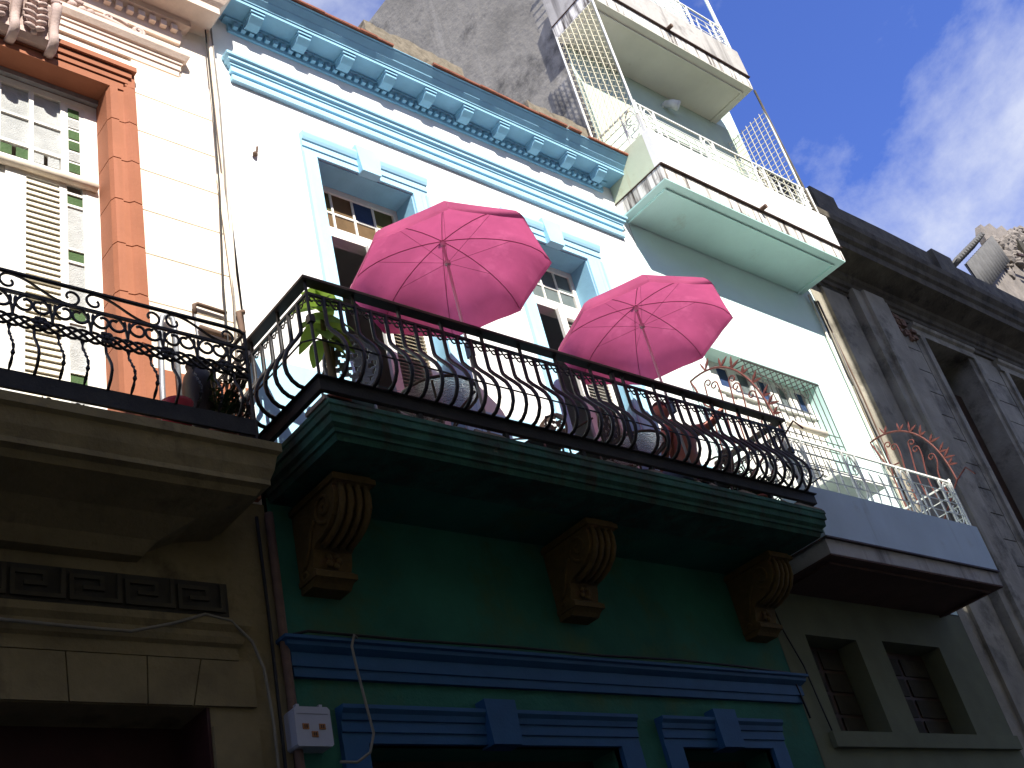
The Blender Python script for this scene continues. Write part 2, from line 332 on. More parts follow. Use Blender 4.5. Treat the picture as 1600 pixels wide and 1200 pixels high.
# orange door surround, block by block
jam = [6.13] + [7.38, 7.88, 8.40, 8.90, 9.39, 9.88, 10.36]
jp = [(3.25, 0.30), (3.25, 0.0), (3.27, -0.05), (3.34, -0.055), (3.345, -0.035), (3.40, -0.04), (3.43, -0.07), (3.51, -0.06), (3.51, 0.05), (3.30, 0.30)]
sur = MB().box(1.19, 1.45, -0.05, 0.30, 6.13, 10.3).build('door_surround', orange, H1)
for a, b in zip(jam[:-1], jam[1:]):
    MB().prism(jp, 'z', a + 0.006, b - 0.006).build('jamb_block', orange, sur)
for z0, z1, y in ((10.30, 10.385, -0.05), (10.395, 10.455, -0.065), (10.465, 10.53, -0.085), (10.54, 10.60, -0.115)):
    e = 3.51 if z1 > 10.55 else (3.47 if z1 > 10.5 else (3.44 if z1 > 10.42 else 3.40))
    MB().box(1.19, e, y, 0.28, z0, z1).build('lintel_fascia', orange, sur)
MB().prism([(3.405, 10.365), (3.51, 10.365), (3.51, 10.60)], 'y', -0.06, 0.05).build('corner_block', orange, sur)
# architrave string above the door
MB().sweep([(-2.4, 0.02), (3.98, 0.02), (3.98, 0.4)], [(0, 10.86), (0.03, 10.86), (0.03, 10.93), (0.045, 10.935), (0.045, 11.0), (0.06, 11.005), (0.06, 11.04), (0.085, 11.05), (0.12, 11.10), (0.125, 11.15), (0, 11.17)]).build('architrave_moulding', cream_trim, H1)
# main cornice with dentils
cor = MB().sweep([(-2.4, 0.02), (4.02, 0.02), (4.02, 0.5)], [(0, 11.36), (0.03, 11.36), (0.05, 11.46), (0.05, 11.56), (0.12, 11.58), (0.12, 11.66), (0.34, 11.67), (0.34, 11.76), (0.38, 11.80), (0.46, 11.92), (0.5, 12.1), (0.5, 12.3), (0, 12.32)]).build('cornice', cream_trim, H1)
dm = proto(MB().box(-0.032, 0.032, -0.052, 0.0, -0.038, 0.038), 'dentil', cream_trim)
for i in range(44): put(dm, 'dentil', cor, (3.97 - i * 0.115, -0.028, 11.51))
# frieze relief: scrolls and leaves
rel = MB()
rel.tube(xz(spiral(3.60, 11.27, 0.07, 0.015, R(-150), R(470), 26), -0.02), 0.022, 6)
rel.tube(xz(bez((3.54, 11.235), (3.4, 11.18), (3.3, 11.32), (3.1, 11.25), 12), -0.02), [0.028, 0.03, 0.034, 0.038, 0.04, 0.04, 0.038, 0.034, 0.03, 0.03, 0.03, 0.028, 0.026], 6)
rel.tube(xz(bez((3.5, 11.30), (3.42, 11.38), (3.33, 11.30), (3.28, 11.36), 8), -0.02), 0.016, 6)
rel.tube(xz(spiral(3.30, 11.30, 0.05, 0.012, R(200), R(-260), 18), -0.02), 0.014, 6)
for i in range(9): rel.ball((3.12 - i * 0.09 + random.uniform(-.02, .02), -0.03, 11.26 + random.uniform(-.04, .06)), 0.05, 0.05, 0.045, 8, 6)
rel.tube(xz(bez((3.05, 11.33), (2.8, 11.42), (2.6, 11.3), (2.2, 11.36), 12), -0.02), 0.03, 6)
rel.build('frieze_relief', pink_carving, H1, True)
# carved keystone console
key = MB()
prof = [(0.3, 10.16), (-0.02, 10.16), (-0.14, 10.14), (-0.20, 10.20), (-0.19, 10.32), (-0.21, 10.5), (-0.26, 10.66), (-0.30, 10.78), (-0.28, 10.86), (0.0, 10.86)]
key.prism(prof, 'x', 2.02, 2.70); 
KZ = lambda z: 10.36 + (z - 10.06) * 0.60
def squash(m): m.v = [(x, y * 0.86, KZ(z)) for x, y, z in m.v]; return m
ky = squash(key).build('keystone_console', pink_carving, H1)
def carve(x, s=1.0):
    m = MB(); m.tube(yz([(-0.05, 10.08), (-0.16, 10.06), (-0.235, 10.14), (-0.235, 10.26), (-0.22, 10.38), (-0.25, 10.54), (-0.31, 10.68), (-0.33, 10.80), (-0.27, 10.87)], x), 0.045, 8); return m
for x in (2.02, 2.36, 2.70): squash(carve(x)).build('volute_band', pink_carving, ky, True)
for cx in (2.19, 2.53):
    lf = MB()
    for k in range(5):
        z = 10.24 + k * 0.11; wd = 0.10 - abs(k - 2) * 0.012
        for s in (-1, 1):
            lf.tube(bez((cx, -0.225 - k * 0.018, z), (cx + s * wd * 0.5, -0.29 - k * 0.018, z + 0.03), (cx + s * wd, -0.25 - k * 0.018, z + 0.05), (cx + s * wd * 1.05, -0.22 - k * 0.018, z + 0.11), 6), [0.02, 0.03, 0.034, 0.03, 0.024, 0.018, 0.008], 6)
    lf.tube([(cx, -0.21, 10.2), (cx, -0.235, 10.4), (cx, -0.28, 10.6), (cx, -0.32, 10.74)], [0.03, 0.026, 0.022, 0.014], 6)
    squash(lf).build('acanthus_leaf', pink_carving, ky, True)
bead = proto(MB().ball((0, 0, 0), 0.045, 0.04, 0.035, 8, 6), 'bead', pink_carving, True)
for i in range(7): put(bead, 'bead', ky, (2.06 + i * 0.105, -0.27, KZ(10.90)), (0, 0, i))
MB().box(1.98, 2.75, -0.28, 0.0, KZ(10.93), KZ(10.97)).build('abacus', pink_carving, ky)
# door with transom and louvres
door = MB(); yb = 0.22
for a, b, c, d in ((3.13, 3.25, 6.15, 10.24), (1.45, 1.57, 6.15, 10.24), (1.57, 3.13, 10.17, 10.24), (1.57, 3.13, 9.20, 9.30), (2.90, 2.965, 6.2, 9.20), (2.45, 2.62, 6.2, 9.20), (2.62, 2.90, 9.12, 9.20)):
    door.box(a, b, yb, yb + 0.06, c, d)
dr = door.build('balcony_door', white_wood, H1)
MB().tube([(1.45, yb - 0.03, 9.19), (3.22, yb - 0.03, 9.19)], 0.045, 8).build('transom_bar', pipe_cream, dr, True)
MB().box(1.45, 3.25, yb - 0.05, yb - 0.002, 10.245, 10.30).build('head_rail', pipe_grey, dr)
mt = MB()
for x in (2.94, 2.66, 2.38, 2.1): mt.box(x - 0.02, x + 0.02, yb + 0.0, yb + 0.05, 9.30, 10.17)
mt.box(1.57, 2.92, yb + 0.005, yb + 0.045, 9.455, 9.49); mt.box(1.57, 2.92, yb + 0.005, yb + 0.045, 9.80, 9.825)
mt.build('muntin', white_wood, dr)
def pane(x0, x1, z0, z1, m, parent, y=yb + 0.025): return MB().box(x0, x1, y, y + 0.006, z0, z1).build('pane', m, parent)
for x0, x1 in ((2.68, 2.92), (2.40, 2.64), (2.12, 2.36), (1.6, 2.08)):
    pane(x0, x1, 9.82, 10.16, frost_pane, dr); pane(x0, x1, 9.49, 9.80, frost_pane, dr)
sq = MB().box(2.96, 3.13, yb + 0.004, yb + 0.03, 9.30, 10.17); sq.build('square_pane_stile', white_wood, dr)
zs_ = 9.325
for c in (green_pane, frost_pane, green_pane, green_pane, frost_pane, green_pane):
    MB().box(2.985, 3.085, yb - 0.004, yb + 0.002, zs_, zs_ + 0.105).build('square_pane', c, dr); zs_ += 0.137
xs_ = 2.81
for c in (frost_pane, frost_pane, green_pane, green_pane, frost_pane, green_pane):
    MB().box(xs_, xs_ + 0.1, yb + 0.02, yb + 0.026, 9.33, 9.44).build('square_pane', c, dr); xs_ -= 0.135
gs = MB()
zs_ = 6.27; gi = 0
gp = [(6.42, 6.56, 1), (6.56, 7.04, 0), (7.04, 7.18, 1), (7.18, 7.67, 0), (7.67, 7.82, 1), (7.82, 8.30, 0), (8.30, 8.44, 1), (8.44, 8.93, 0), (8.93, 9.07, 1)]
for a, b, g in gp:
    MB().box(2.965, 3.105, yb + 0.02, yb + 0.026, a + 0.012, b - 0.012).build('strip_pane', green_pane if g else frost_pane, dr)
    gs.box(2.965, 3.105, yb + 0.005, yb + 0.045, b - 0.012, b + 0.012)
gs.box(3.105, 3.13, yb + 0.005, yb + 0.05, 6.2, 9.2); gs.build('glazing_bar', white_wood, dr)
slm = proto(MB().prism([(-0.030, -0.046), (-0.020, -0.050), (0.012, 0.030), (0.004, 0.034)], 'x', 2.62, 2.90), 'slat', cream_slat)
for i in range(46): put(slm, 'slat', dr, (0, yb + 0.02, 6.28 + i * 0.0625))
MB().box(1.57, 2.45, yb + 0.02, yb + 0.05, 6.2, 9.2).build('door_leaf', white_wood, dr)
MB().box(2.62, 2.90, yb + 0.026, yb + 0.04, 6.2, 9.12).build('louvre_backing', white_wood, dr)  # pale board added behind the slats to lighten their dark gaps
# balcony slab 1
sp = [(-0.9, 6.115), (0.02, 6.115), (0.05, 6.10), (0.05, 6.03), (0.02, 6.01), (0.0, 5.90), (-0.03, 5.82), (-0.03, 5.78), (-0.08, 5.765), (-0.11, 5.72), (-0.42, 5.66), (-0.62, 5.56), (-0.70, 5.47), (-0.9, 5.455)]
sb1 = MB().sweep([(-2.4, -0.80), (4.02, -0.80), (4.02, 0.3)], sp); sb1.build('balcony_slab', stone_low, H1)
# balcony railing 1
YR = -0.70; XE = 3.96
rr = MB()
rr.tube([(-2, YR, 7.20), (3.80, YR, 7.20), (3.92, YR, 7.19), (XE, YR, 7.16), (XE, YR, 7.03)], 0.017, 6)
rr.tube([(XE, YR, 7.18), (XE, -0.02, 7.18)], 0.017, 6)
rr.tube([(-2, YR, 7.03), (XE, YR, 7.03), (XE, -0.02, 7.03)], 0.016, 4)
rr.tube([(XE, YR, 7.1), (XE, YR, 6.2)], 0.016, 6)
rail1 = rr.build('balcony_railing', iron, H1)
bp_ = MB(); bp_.box(-2, XE + 0.02, YR - 0.012, YR + 0.012, 6.23, 6.37); bp_.box(XE - 0.012, XE + 0.012, YR + 0.0125, -0.02, 6.23, 6.37); bp_.build('base_plate', plate_iron, rail1)
# twisted and plain bellied balusters
def bel1(o): return [(0, 6.765), (0.005, 6.68), (0.05, 6.60), (0.085, 6.53), (0.09, 6.48), (0.06, 6.42), (0.01, 6.37)]
tw = MB(); pts = []
b1 = bel1(0)
for i in range(len(b1) - 1):
    for k in range(3): pts.append((0, -(b1[i][0] + (b1[i + 1][0] - b1[i][0]) * k / 3), b1[i][1] + (b1[i + 1][1] - b1[i][1]) * k / 3))
pts.append((0, -b1[-1][0], b1[-1][1]))
tw_me = proto(MB().tube(pts, [0.011 + 0.006 * (i % 3 == 1) for i in range(len(pts))], 4, False, 0.8, 0.55), 'baluster', iron)
pl_me = proto(MB().tube(pts, 0.012, 6), 'baluster', iron, True)
n1 = 26
for i in range(n1): put(tw_me if i % 3 else pl_me, 'baluster', rail1, (XE - 0.13 - i * 0.165, YR, 0))
for i in range(4): put(tw_me, 'baluster', rail1, (XE, YR + 0.13 + i * 0.15, 0), (0, 0, R(90)))
# hanging c-scroll pairs
cs = MB()
for s in (-1, 1):
    cs.tube([(s * p[0], 0, p[1]) for p in bez((0.0, -0.17), (0.0, -0.09), (0.02, -0.0), (0.10, -0.0), 7)], 0.0105, 5)
    cs.tube([(s * p[0], 0, p[1]) for p in spiral(0.074, -0.058, 0.066, 0.022, R(150), R(480), 20)], 0.0105, 5)
cs_me = proto(cs, 'scroll_pair', iron)
for i in range(17): put(cs_me, 'scroll_pair', rail1, (XE - 0.15 - i * 0.268, YR, 7.03), (0, 0, 0), (1.15, 1, 1.2))
for i in range(3): put(cs_me, 'scroll_pair', rail1, (XE, YR + 0.12 + i * 0.22, 7.03), (0, 0, R(90)))
# upper long s-scrolls
us = MB()
us.tube([(p[0], 0, p[1]) for p in bez((0.03, 0.155), (0.20, 0.16), (0.28, 0.01), (0.46, 0.012), 12)], 0.0105, 5)
us.tube([(p[0], 0, p[1]) for p in spiral(0.03, 0.085, 0.070, 0.024, R(90), R(400), 18)], 0.0105, 5)
us.tube([(p[0], 0, p[1]) for p in spiral(0.46, 0.082, 0.070, 0.024, R(-90), R(220), 18)], 0.0105, 5)
us_me = proto(us, 's_scroll', iron)
for i in range(9): put(us_me, 's_scroll', rail1, (XE - 0.62 - i * 0.60, YR, 7.03))
# interlaced guilloche band with rosettes
def wave(L, amp, lam, ph, z, n=12):
    k = int(L / lam * n); return [(L * i / k, amp * math.sin(2 * math.pi * L * i / k / lam + ph) + z) for i in range(k + 1)]
gl = []
for amp, ph in ((0.048, 0.0), (0.048, math.pi), (0.048, math.pi / 2), (0.048, -math.pi / 2)):
    MB().tube([(XE - a, YR - 0.006 * math.cos(ph + a * 20), b) for a, b in wave(5.9, amp, 0.32, ph, 6.795)], 0.0115, 5).build('guilloche_strand', iron, rail1, True)
    MB().tube([(XE, YR + a, b) for a, b in wave(0.68, amp, 0.32, ph, 6.795)], 0.0115, 5).build('guilloche_strand', iron, rail1, True)
rs = MB(); 
for k in range(6):
    a = k * math.pi / 3; rs.ball((0.03 * math.cos(a), -0.012, 0.03 * math.sin(a)), 0.022, 0.008, 0.016, 6, 4)
rs.ball((0, -0.02, 0), 0.016, 0.012, 0.016, 6, 4); rs.tube([(0, 0, 0), (0, -0.01, 0.11)], [0.006, 0.002], 4)
rs_me = proto(rs, 'rosette', iron)
for i in range(10): put(rs_me, 'rosette', rail1, (XE - 0.20 - i * 0.46, YR - 0.014, 6.80), (0, 0, 0), (1.25, 1, 1.25))
# dense scrolled side panel of railing 1
sc = MB()
for (cy, cz, r0, d) in ((-0.16, 6.60, 0.07, 1), (-0.34, 6.52, 0.085, -1), (-0.52, 6.58, 0.075, 1), (-0.24, 6.45, 0.06, -1), (-0.44, 6.66, 0.05, 1), (-0.58, 6.46, 0.055, -1), (-0.12, 6.44, 0.045, 1)):
    sc.tube([(XE + 0.03, p[0], p[1]) for p in spiral(cy, cz, r0, 0.012, R(90), R(90 + d * 480), 22)], 0.009, 4)
sc.build('side_scroll_panel', iron, rail1)
sf = MB(); sf.tube(xz(spiral(2.42, 6.165, 0.04, 0.01, R(150), R(560), 16), -0.74), 0.006, 4); sf.tube(xz(spiral(2.62, 6.165, 0.04, 0.01, R(30), R(-380), 16), -0.74), 0.006, 4); sf.tube(xz(bez((2.46, 6.17), (2.5, 6.19), (2.55, 6.14), (2.58, 6.15), 6), -0.74), 0.006, 4)
sf.build('foot_scroll', iron, rail1)
# ground floor of house 1
w = facade(MB(), -2.4, 4.395, 0.0, 6.1, [(0.6, 3.79, 0.14, 4.43)], 0.0, 0.45)
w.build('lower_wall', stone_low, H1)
fr = MB().box(-2.4, 3.995, -0.014, 0.0, 5.105, 5.365).build('fret_panel', stone_dark, H1)
kk = MB()
for a, b, c, d in ((0, 0.36, 0.02, 0.05), (0, 0.03, 0.05, 0.21), (0.03, 0.24, 0.18, 0.21), (0.21, 0.24, 0.10, 0.18), (0.09, 0.21, 0.10, 0.13), (0.33, 0.36, 0.05, 0.24)):
    kk.box(a, b, -0.022, 0, c, d)
kk_me = proto(kk, 'greek_key', key_stone)
for i in range(15): put(kk_me, 'greek_key', fr, (3.60 - i * 0.385, -0.0145, 5.11))
MB().sweep([(-2.4, 0.0), (4.0, 0.0), (4.0, 0.3)], [(0, 4.77), (0.03, 4.77), (0.03, 4.86), (0.06, 4.88), (0.075, 4.92), (0.075, 4.96), (0.11, 5.0), (0.12, 5.05), (0, 5.07)]).build('lower_cornice', stone_low, H1)
for a, b in ((-2.0, 0.5), (0.52, 1.08), (1.09, 1.66), (1.67, 2.235)): MB().box(a, b, -0.025, 0.05, 4.435, 4.765).build('voussoir', stone_low, H1)
for p in ([(2.245, 4.435), (2.815, 4.435), (2.795, 4.765), (2.245, 4.765)], [(2.825, 4.435), (3.335, 4.435), (3.345, 4.765), (2.805, 4.765)], [(3.345, 4.435), (3.66, 4.435), (3.735, 4.765), (3.355, 4.765)], [(3.67, 4.435), (4.14, 4.435), (4.14, 4.765), (3.745, 4.765)]):
    MB().prism(p, 'y', -0.025, 0.05).build('voussoir', stone_low, H1)
for a, b in ((3.86, 4.293), (3.3, 3.852), (2.75, 3.292)): MB().box(3.795, 4.14, -0.025, 0.05, a, b).build('jamb_stone', stone_low, H1)
MB().box(0.6, 3.79, 0.40, 0.46, 0.14, 4.43).build('street_door', red_door, H1)
MB().box(3.765, 3.788, 0.0, 0.4, 0.14, 4.43).build('door_reveal_lining', red_door, H1)

# ================================================================== HOUSE 2: white and blue house
H2 = thing('white_blue_house', 'white house with sky blue cornice, window surrounds and dark bellied balcony railing', 'house', (7.5, 4, 0))
XA, XB = 4.42, 10.62
W1 = (5.51, 6.75); W2 = (8.25, 9.45)
w = facade(MB(), XA, XB, 6.30, 12.27, [(W1[0], W1[1], 6.42, 10.42), (W2[0], W2[1], 6.42, 10.42)], 0.0, 0.42)
w.box(XA, XA + 0.2, 0.42, 8, 0, 12.3); w.box(XB - 0.2, XB, 0.42, 8, 0, 12.3); w.box(XA + 0.2, XB - 0.2, 0.42, 8, 12.1, 12.3); w.box(XA + 0.2, XB - 0.2, 7.8, 8, 0, 12.1)
w.build('wall', white_wall, H2)
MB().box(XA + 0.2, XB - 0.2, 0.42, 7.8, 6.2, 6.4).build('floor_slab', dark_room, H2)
dd = facade(MB(), XA + 0.003, XB - 0.003, 6.42, 7.58, [(5.33, 6.96, 6.42, 7.58), (8.05, 9.72, 6.42, 7.58)], -0.006, 0.006); dd.build('dado_band', pale_blue, H2)
# cornice
co2 = MB().sweep([(4.66, 0.3), (4.66, 0.0), (10.24, 0.0), (10.24, 0.3)], [(-0.2, 11.90), (0.03, 11.90), (0.035, 11.94), (0.03, 12.02), (0.09, 12.03), (0.09, 12.06), (0.30, 12.065), (0.30, 12.11), (0.312, 12.112), (0.315, 12.124), (0.365, 12.172), (0.37, 12.184), (0.435, 12.246), (0.44, 12.262), (0.455, 12.265), (0.455, 12.272), (-0.2, 12.275)]).build('cornice', blue_trim, H2)
dm2 = proto(MB().box(-0.026, 0.026, -0.05, 0.0, -0.034, 0.034), 'dentil', blue_trim)
for i in range(58): put(dm2, 'dentil', co2, (4.70 + i * 0.0963, -0.0305, 11.975))
mo = MB().prism([(-0.09, 12.06), (-0.275, 12.06), (-0.275, 12.035), (-0.268, 12.03), (-0.268, 11.99), (-0.25, 11.985), (-0.19, 11.955), (-0.12, 11.945), (-0.09, 11.95)], 'x', -0.075, 0.075)
mo.box(-0.085, 0.085, -0.285, -0.09, 12.03, 12.062)
mo_me = proto(mo, 'modillion', blue_trim)
for i in range(10): put(mo_me, 'modillion', co2, (4.86 + i * 0.579, 0, 0))
# red tile edge along the cornice top, broken in places
x = 4.4
for a, b in ((4.2, 6.55), (7.12, 9.32), (9.36, 9.58), (9.72, 10.66)):
    n = max(1, round((b - a) / 0.24)); st = (b - a) / n
    for i in range(n):
        MB().box(a + i * st + 0.003, a + (i + 1) * st - 0.003, -0.485 + random.uniform(-.008, .008), 0.1, 12.277 + random.uniform(0, .005), 12.308).build('roof_edge_tile', tile_edge, H2)
def ragged(x0, x1, y0, y1, z0, z1, n=10):
    m = MB(); top = [(x0 + (x1 - x0) * i / n, z1 + random.uniform(-.035, .03)) for i in range(n + 1)]
    m.prism([(x0, z0), (x1, z0)] + list(reversed(top)), 'y', y0, y1); return m
ragged(6.62, 8.16, 0.0, 0.22, 12.2, 13.30, 16).build('broken_roof_parapet', old_stone, H2)
ragged(9.30, 10.5, 0.0, 0.22, 12.2, 13.24, 14).build('broken_roof_parapet', old_stone, H2)
# string moulding
MB().sweep([(4.64, 0.2), (4.64, 0.0), (10.33, 0.0), (10.33, 0.2)], [(-0.1, 11.10), (0.05, 11.10), (0.055, 11.15), (0.03, 11.20), (0.03, 11.215), (0.055, 11.22), (0.055, 11.30), (0.07, 11.305), (0.07, 11.33), (0.10, 11.345), (0.10, 11.385), (0.125, 11.395), (0.13, 11.425), (-0.1, 11.43)]).build('string_moulding', pale_blue, H2)
# windows
def h2_window(x0, x1):
    sw = 0.175 if x0 < 7 else 0.2
    a, b = x0 - sw, x1 + sw + (0.03 if x0 < 7 else 0.06)
    m = MB()
    for (q0, q1, s) in ((a, x0, 1), (x1, b, -1)):
        c = [(0, 0.0), (0, -0.05), (0.045, -0.055), (0.05, -0.035), (0.10, -0.035), (0.105, -0.025), (abs(q1 - q0), -0.025), (abs(q1 - q0), 0.0)]
        m.prism([((q0 + u if s > 0 else q1 - u), v) for u, v in c], 'z', 6.42, 10.42)
    m.prism([(0.0, 10.42), (-0.025, 10.42), (-0.025, 10.50), (-0.04, 10.505), (-0.04, 10.585), (-0.055, 10.59), (-0.07, 10.62), (-0.085, 10.66), (-0.085, 10.69), (0, 10.70)], 'x', a, b)
    s = m.build('window_surround', pale_blue, H2)
    MB().box(x0 + 0.004, x1 - 0.004, 0.004, 0.296, 10.402, 10.417).build('head_lining', blue_trim, s)
    for q in (x0 + 0.004, x1 - 0.016): MB().box(q, q + 0.012, 0.004, 0.296, 6.43, 10.40).build('reveal_lining', blue_trim, s)
    kx = (x0 + x1) / 2 + 0.03
    MB().prism([(kx - 0.125, 10.405), (kx + 0.115, 10.405), (kx + 0.155, 10.77), (kx - 0.165, 10.77)], 'y', -0.095, 0.05).build('keystone', pale_blue, s)
    y = 0.30; f = MB()
    for p in ((x0, x0 + 0.07, y, y + 0.08, 6.42, 10.415), (x1 - 0.07, x1, y, y + 0.08, 6.42, 10.415), (x0 + 0.07, x1 - 0.07, y, y + 0.08, 10.33, 10.415), (x0 + 0.07, x1 - 0.07, y - 0.06, y + 0.08, 9.62, 9.75)): f.box(*p)
    n = 4
    for i in range(1, n):
        xx = x0 + 0.07 + (x1 - x0 - 0.14) * i / n; f.box(xx - 0.012, xx + 0.012, y + 0.01, y + 0.05, 9.75, 10.33)
    f.box(x0 + 0.07, x1 - 0.07, y + 0.012, y + 0.048, 10.03, 10.055)
    f.build('transom_frame', white_wood, s)
    cols = ([olive_pane, amber, blue_pane, olive_pane], [amber, amber, amber, grey_pane]) if x0 < 7 else ([grey_pane] * 4, [grey_pane] * 4)
    for i in range(n):
        for j in range(2):
            p0 = x0 + 0.07 + (x1 - x0 - 0.14) * i / n + 0.012; p1 = x0 + 0.07 + (x1 - x0 - 0.14) * (i + 1) / n - 0.012
            MB().box(p0, p1, y + 0.025, y + 0.031, 9.75 if j else 10.055, 10.03 if j else 10.33).build('pane', cols[j][i], s)
    # right leaf, louvred and closed; left leaf folded back into the room
    xm = (x0 + x1) / 2 + 0.02
    lfm = MB(); y2 = 0.18
    q0, q1 = xm - 0.02, x1 - 0.02
    for p in ((q0, q0 + 0.10, 6.45, 9.6), (q1 - 0.10, q1, 6.45, 9.6), (q0 + 0.10, q1 - 0.10, 9.48, 9.6), (q0 + 0.10, q1 - 0.10, 7.2, 7.32), (q0 + 0.10, q1 - 0.10, 6.45, 6.6)): lfm.box(p[0], p[1], y2, y2 + 0.045, p[2], p[3])
    lfm.box(q0 + 0.1, q1 - 0.1, y2 + 0.015, y2 + 0.03, 6.6, 7.2)
    lfm.build('louvred_leaf', white_wood, s)
    sl_ = MB()
    for i in range(int(2.1 / 0.045)):
        z = 7.36 + i * 0.045
        if z < 9.46: sl_.prism([(y2 - 0.004, z - 0.016), (y2 + 0.002, z - 0.02), (y2 + 0.05, z + 0.016), (y2 + 0.044, z + 0.02)], 'x', q0 + 0.10, q1 - 0.10)
    sl_.build('louvre_slats', white_wood if x0 > 7 else cream_slat, s, False, True)
    MB().box(x0 + 0.075, x0 + 0.12, 0.42, 1.0, 6.45, 9.6).build('open_leaf', brown_wood, s)
    return s
h2_window(*W1); h2_window(*W2)
# little hook, anchor bolt
hk = MB().tube([(4.76, -0.0, 10.14), (4.76, -0.05, 10.13), (4.765, -0.06, 10.19)], 0.012, 5); hk.ball((4.75, -0.03, 10.11), 0.03, 0.03, 0.03, 6, 5); hk.build('wall_hook', pipe_brown, H2)
# balcony slab with mouldings
YS = -1.06
MB().sweep([(4.40, 0.3), (4.40, YS), (10.58, YS), (10.58, 0.3)],
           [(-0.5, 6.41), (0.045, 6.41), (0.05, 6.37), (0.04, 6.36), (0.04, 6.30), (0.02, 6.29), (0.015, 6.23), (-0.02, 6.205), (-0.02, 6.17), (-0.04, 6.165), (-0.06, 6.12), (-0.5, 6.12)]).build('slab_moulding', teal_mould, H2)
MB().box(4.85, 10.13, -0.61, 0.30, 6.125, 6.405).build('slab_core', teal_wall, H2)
for i in range(13):
    a = 4.34 + i * 0.484
    MB().add(*(lambda q: (q.v, q.f))(ragged(a, a + 0.48, YS - 0.03, YS + 0.25, 6.411, 6.422, 5))).build('slab_coping', tan_slab, H2)
# corbels
cp = [(0.02, 6.09), (-0.64, 6.09), (-0.65, 6.02), (-0.60, 5.99), (-0.61, 5.93), (-0.60, 5.84), (-0.55, 5.76), (-0.47, 5.70), (-0.38, 5.665), (-0.29, 5.65), (-0.24, 5.62), (-0.23, 5.56), (-0.20, 5.48), (-0.24, 5.45), (-0.24, 5.40), (-0.19, 5.37), (-0.16, 5.34), (0.02, 5.34)]
cb = MB().prism(cp, 'x', -0.175, 0.175)
cb_me = proto(cb, 'corbel', ochre)
side_mes = []
for s in (-1, 1):
    side = MB()
    side.tube([(s * 0.18, p[0], p[1]) for p in spiral(-0.45, 5.87, 0.13, 0.02, R(-100), R(460), 30)], 0.017, 6)
    side.tube([(s * 0.18, p[0], p[1]) for p in bez((-0.32, 5.82), (-0.2, 5.75), (-0.22, 5.6), (-0.10, 5.52), 10)], 0.02, 6)
    side.tube([(s * 0.18, p[0], p[1]) for p in spiral(-0.10, 5.46, 0.06, 0.012, R(90), R(-360), 16)], 0.014, 6)
    side_mes.append(proto(side, 'volute', ochre, True))
rib_me = proto(MB().tube([(0, -0.615, 6.0), (0, -0.63, 5.93), (0, -0.62, 5.84), (0, -0.565, 5.745), (0, -0.48, 5.68), (0, -0.38, 5.645), (0, -0.29, 5.63)], 0.028, 6), 'front_rib', ochre, True)
flw = MB()
for k in range(5): flw.ball((0.05 * math.cos(k * 1.257), -0.235, 5.545 + 0.045 * math.sin(k * 1.257)), 0.035, 0.02, 0.03, 6, 5)
flw_me = proto(flw, 'carved_flower', ochre, True)
cap_me = proto(MB().box(-0.20, 0.20, -0.66, 0.0, 6.015, 6.06), 'corbel_cap', ochre); cb2_me = proto(MB().box(-0.19, 0.19, -0.25, 0.0, 5.395, 5.44), 'corbel_foot', ochre)
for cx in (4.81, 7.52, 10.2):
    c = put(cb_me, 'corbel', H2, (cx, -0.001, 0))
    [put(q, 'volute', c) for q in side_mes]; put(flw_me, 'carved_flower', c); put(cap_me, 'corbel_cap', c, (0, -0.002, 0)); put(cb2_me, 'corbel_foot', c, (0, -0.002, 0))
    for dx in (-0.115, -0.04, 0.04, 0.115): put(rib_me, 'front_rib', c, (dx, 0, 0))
# ---- railing 2
X0, X1, YF = 4.39, 10.64, -1.0
m = MB()
m.sweep([(X0, -0.01), (X0, YF), (X1, YF), (X1, -0.01)], [(-0.05, 7.615), (0.05, 7.615), (0.05, 7.64), (0.035, 7.66), (-0.035, 7.66), (-0.05, 7.64)])
rail2 = m.build('balcony_railing', hand_iron, H2)
m = MB(); m.sweep([(X0, -0.01), (X0, YF), (X1, YF), (X1, -0.01)], [(-0.012, 7.485), (0.012, 7.485), (0.012, 7.51), (-0.012, 7.51)]); m.build('upper_bar', iron, rail2)
m = MB(); m.tube([(X0 - 0.205, -0.02, 6.865), (X0 - 0.205, YF - 0.12, 6.865), (X0 - 0.12, YF - 0.205, 6.865), (X1 + 0.12, YF - 0.205, 6.865), (X1 + 0.205, YF - 0.12, 6.865), (X1 + 0.205, -0.02, 6.865)], 0.008, 5); m.build('belly_rod', iron, rail2)
m = MB(); m.sweep([(X0, -0.01), (X0, YF), (X1, YF), (X1, -0.01)], [(-0.01, 6.54), (0.03, 6.535), (0.035, 6.54), (0.035, 6.645), (0.06, 6.65), (0.06, 6.66), (-0.03, 6.66), (-0.01, 6.645)]); m.build('base_plate', plate_iron, rail2)
BEL = [(0, 7.50), (0.0, 7.36), (0.0, 7.24), (0.008, 7.20), (0.045, 7.14), (0.105, 7.06), (0.16, 6.98), (0.192, 6.90), (0.20, 6.83), (0.188, 6.76), (0.15, 6.70), (0.10, 6.665), (0.05, 6.655)]
bal_me = proto(MB().tube([(0, -a, b) for a, b in BEL], 0.018, 6), 'baluster', iron, True)
sh_me = proto(MB().box(-0.012, 0.012, -0.012, 0.012, 7.51, 7.615), 'rail_stud', iron)
og = MB()
og.tube([(p[0], 0, p[1]) for p in spiral(-0.030, 0.004, 0.026, 0.012, R(-20), R(330), 12)], 0.0065, 4)
og.tube([(p[0], 0, p[1]) for p in spiral(0.030, -0.004, 0.026, 0.012, R(160), R(510), 12)], 0.0065, 4)
og_me = proto(og, 'scroll_ornament', iron)
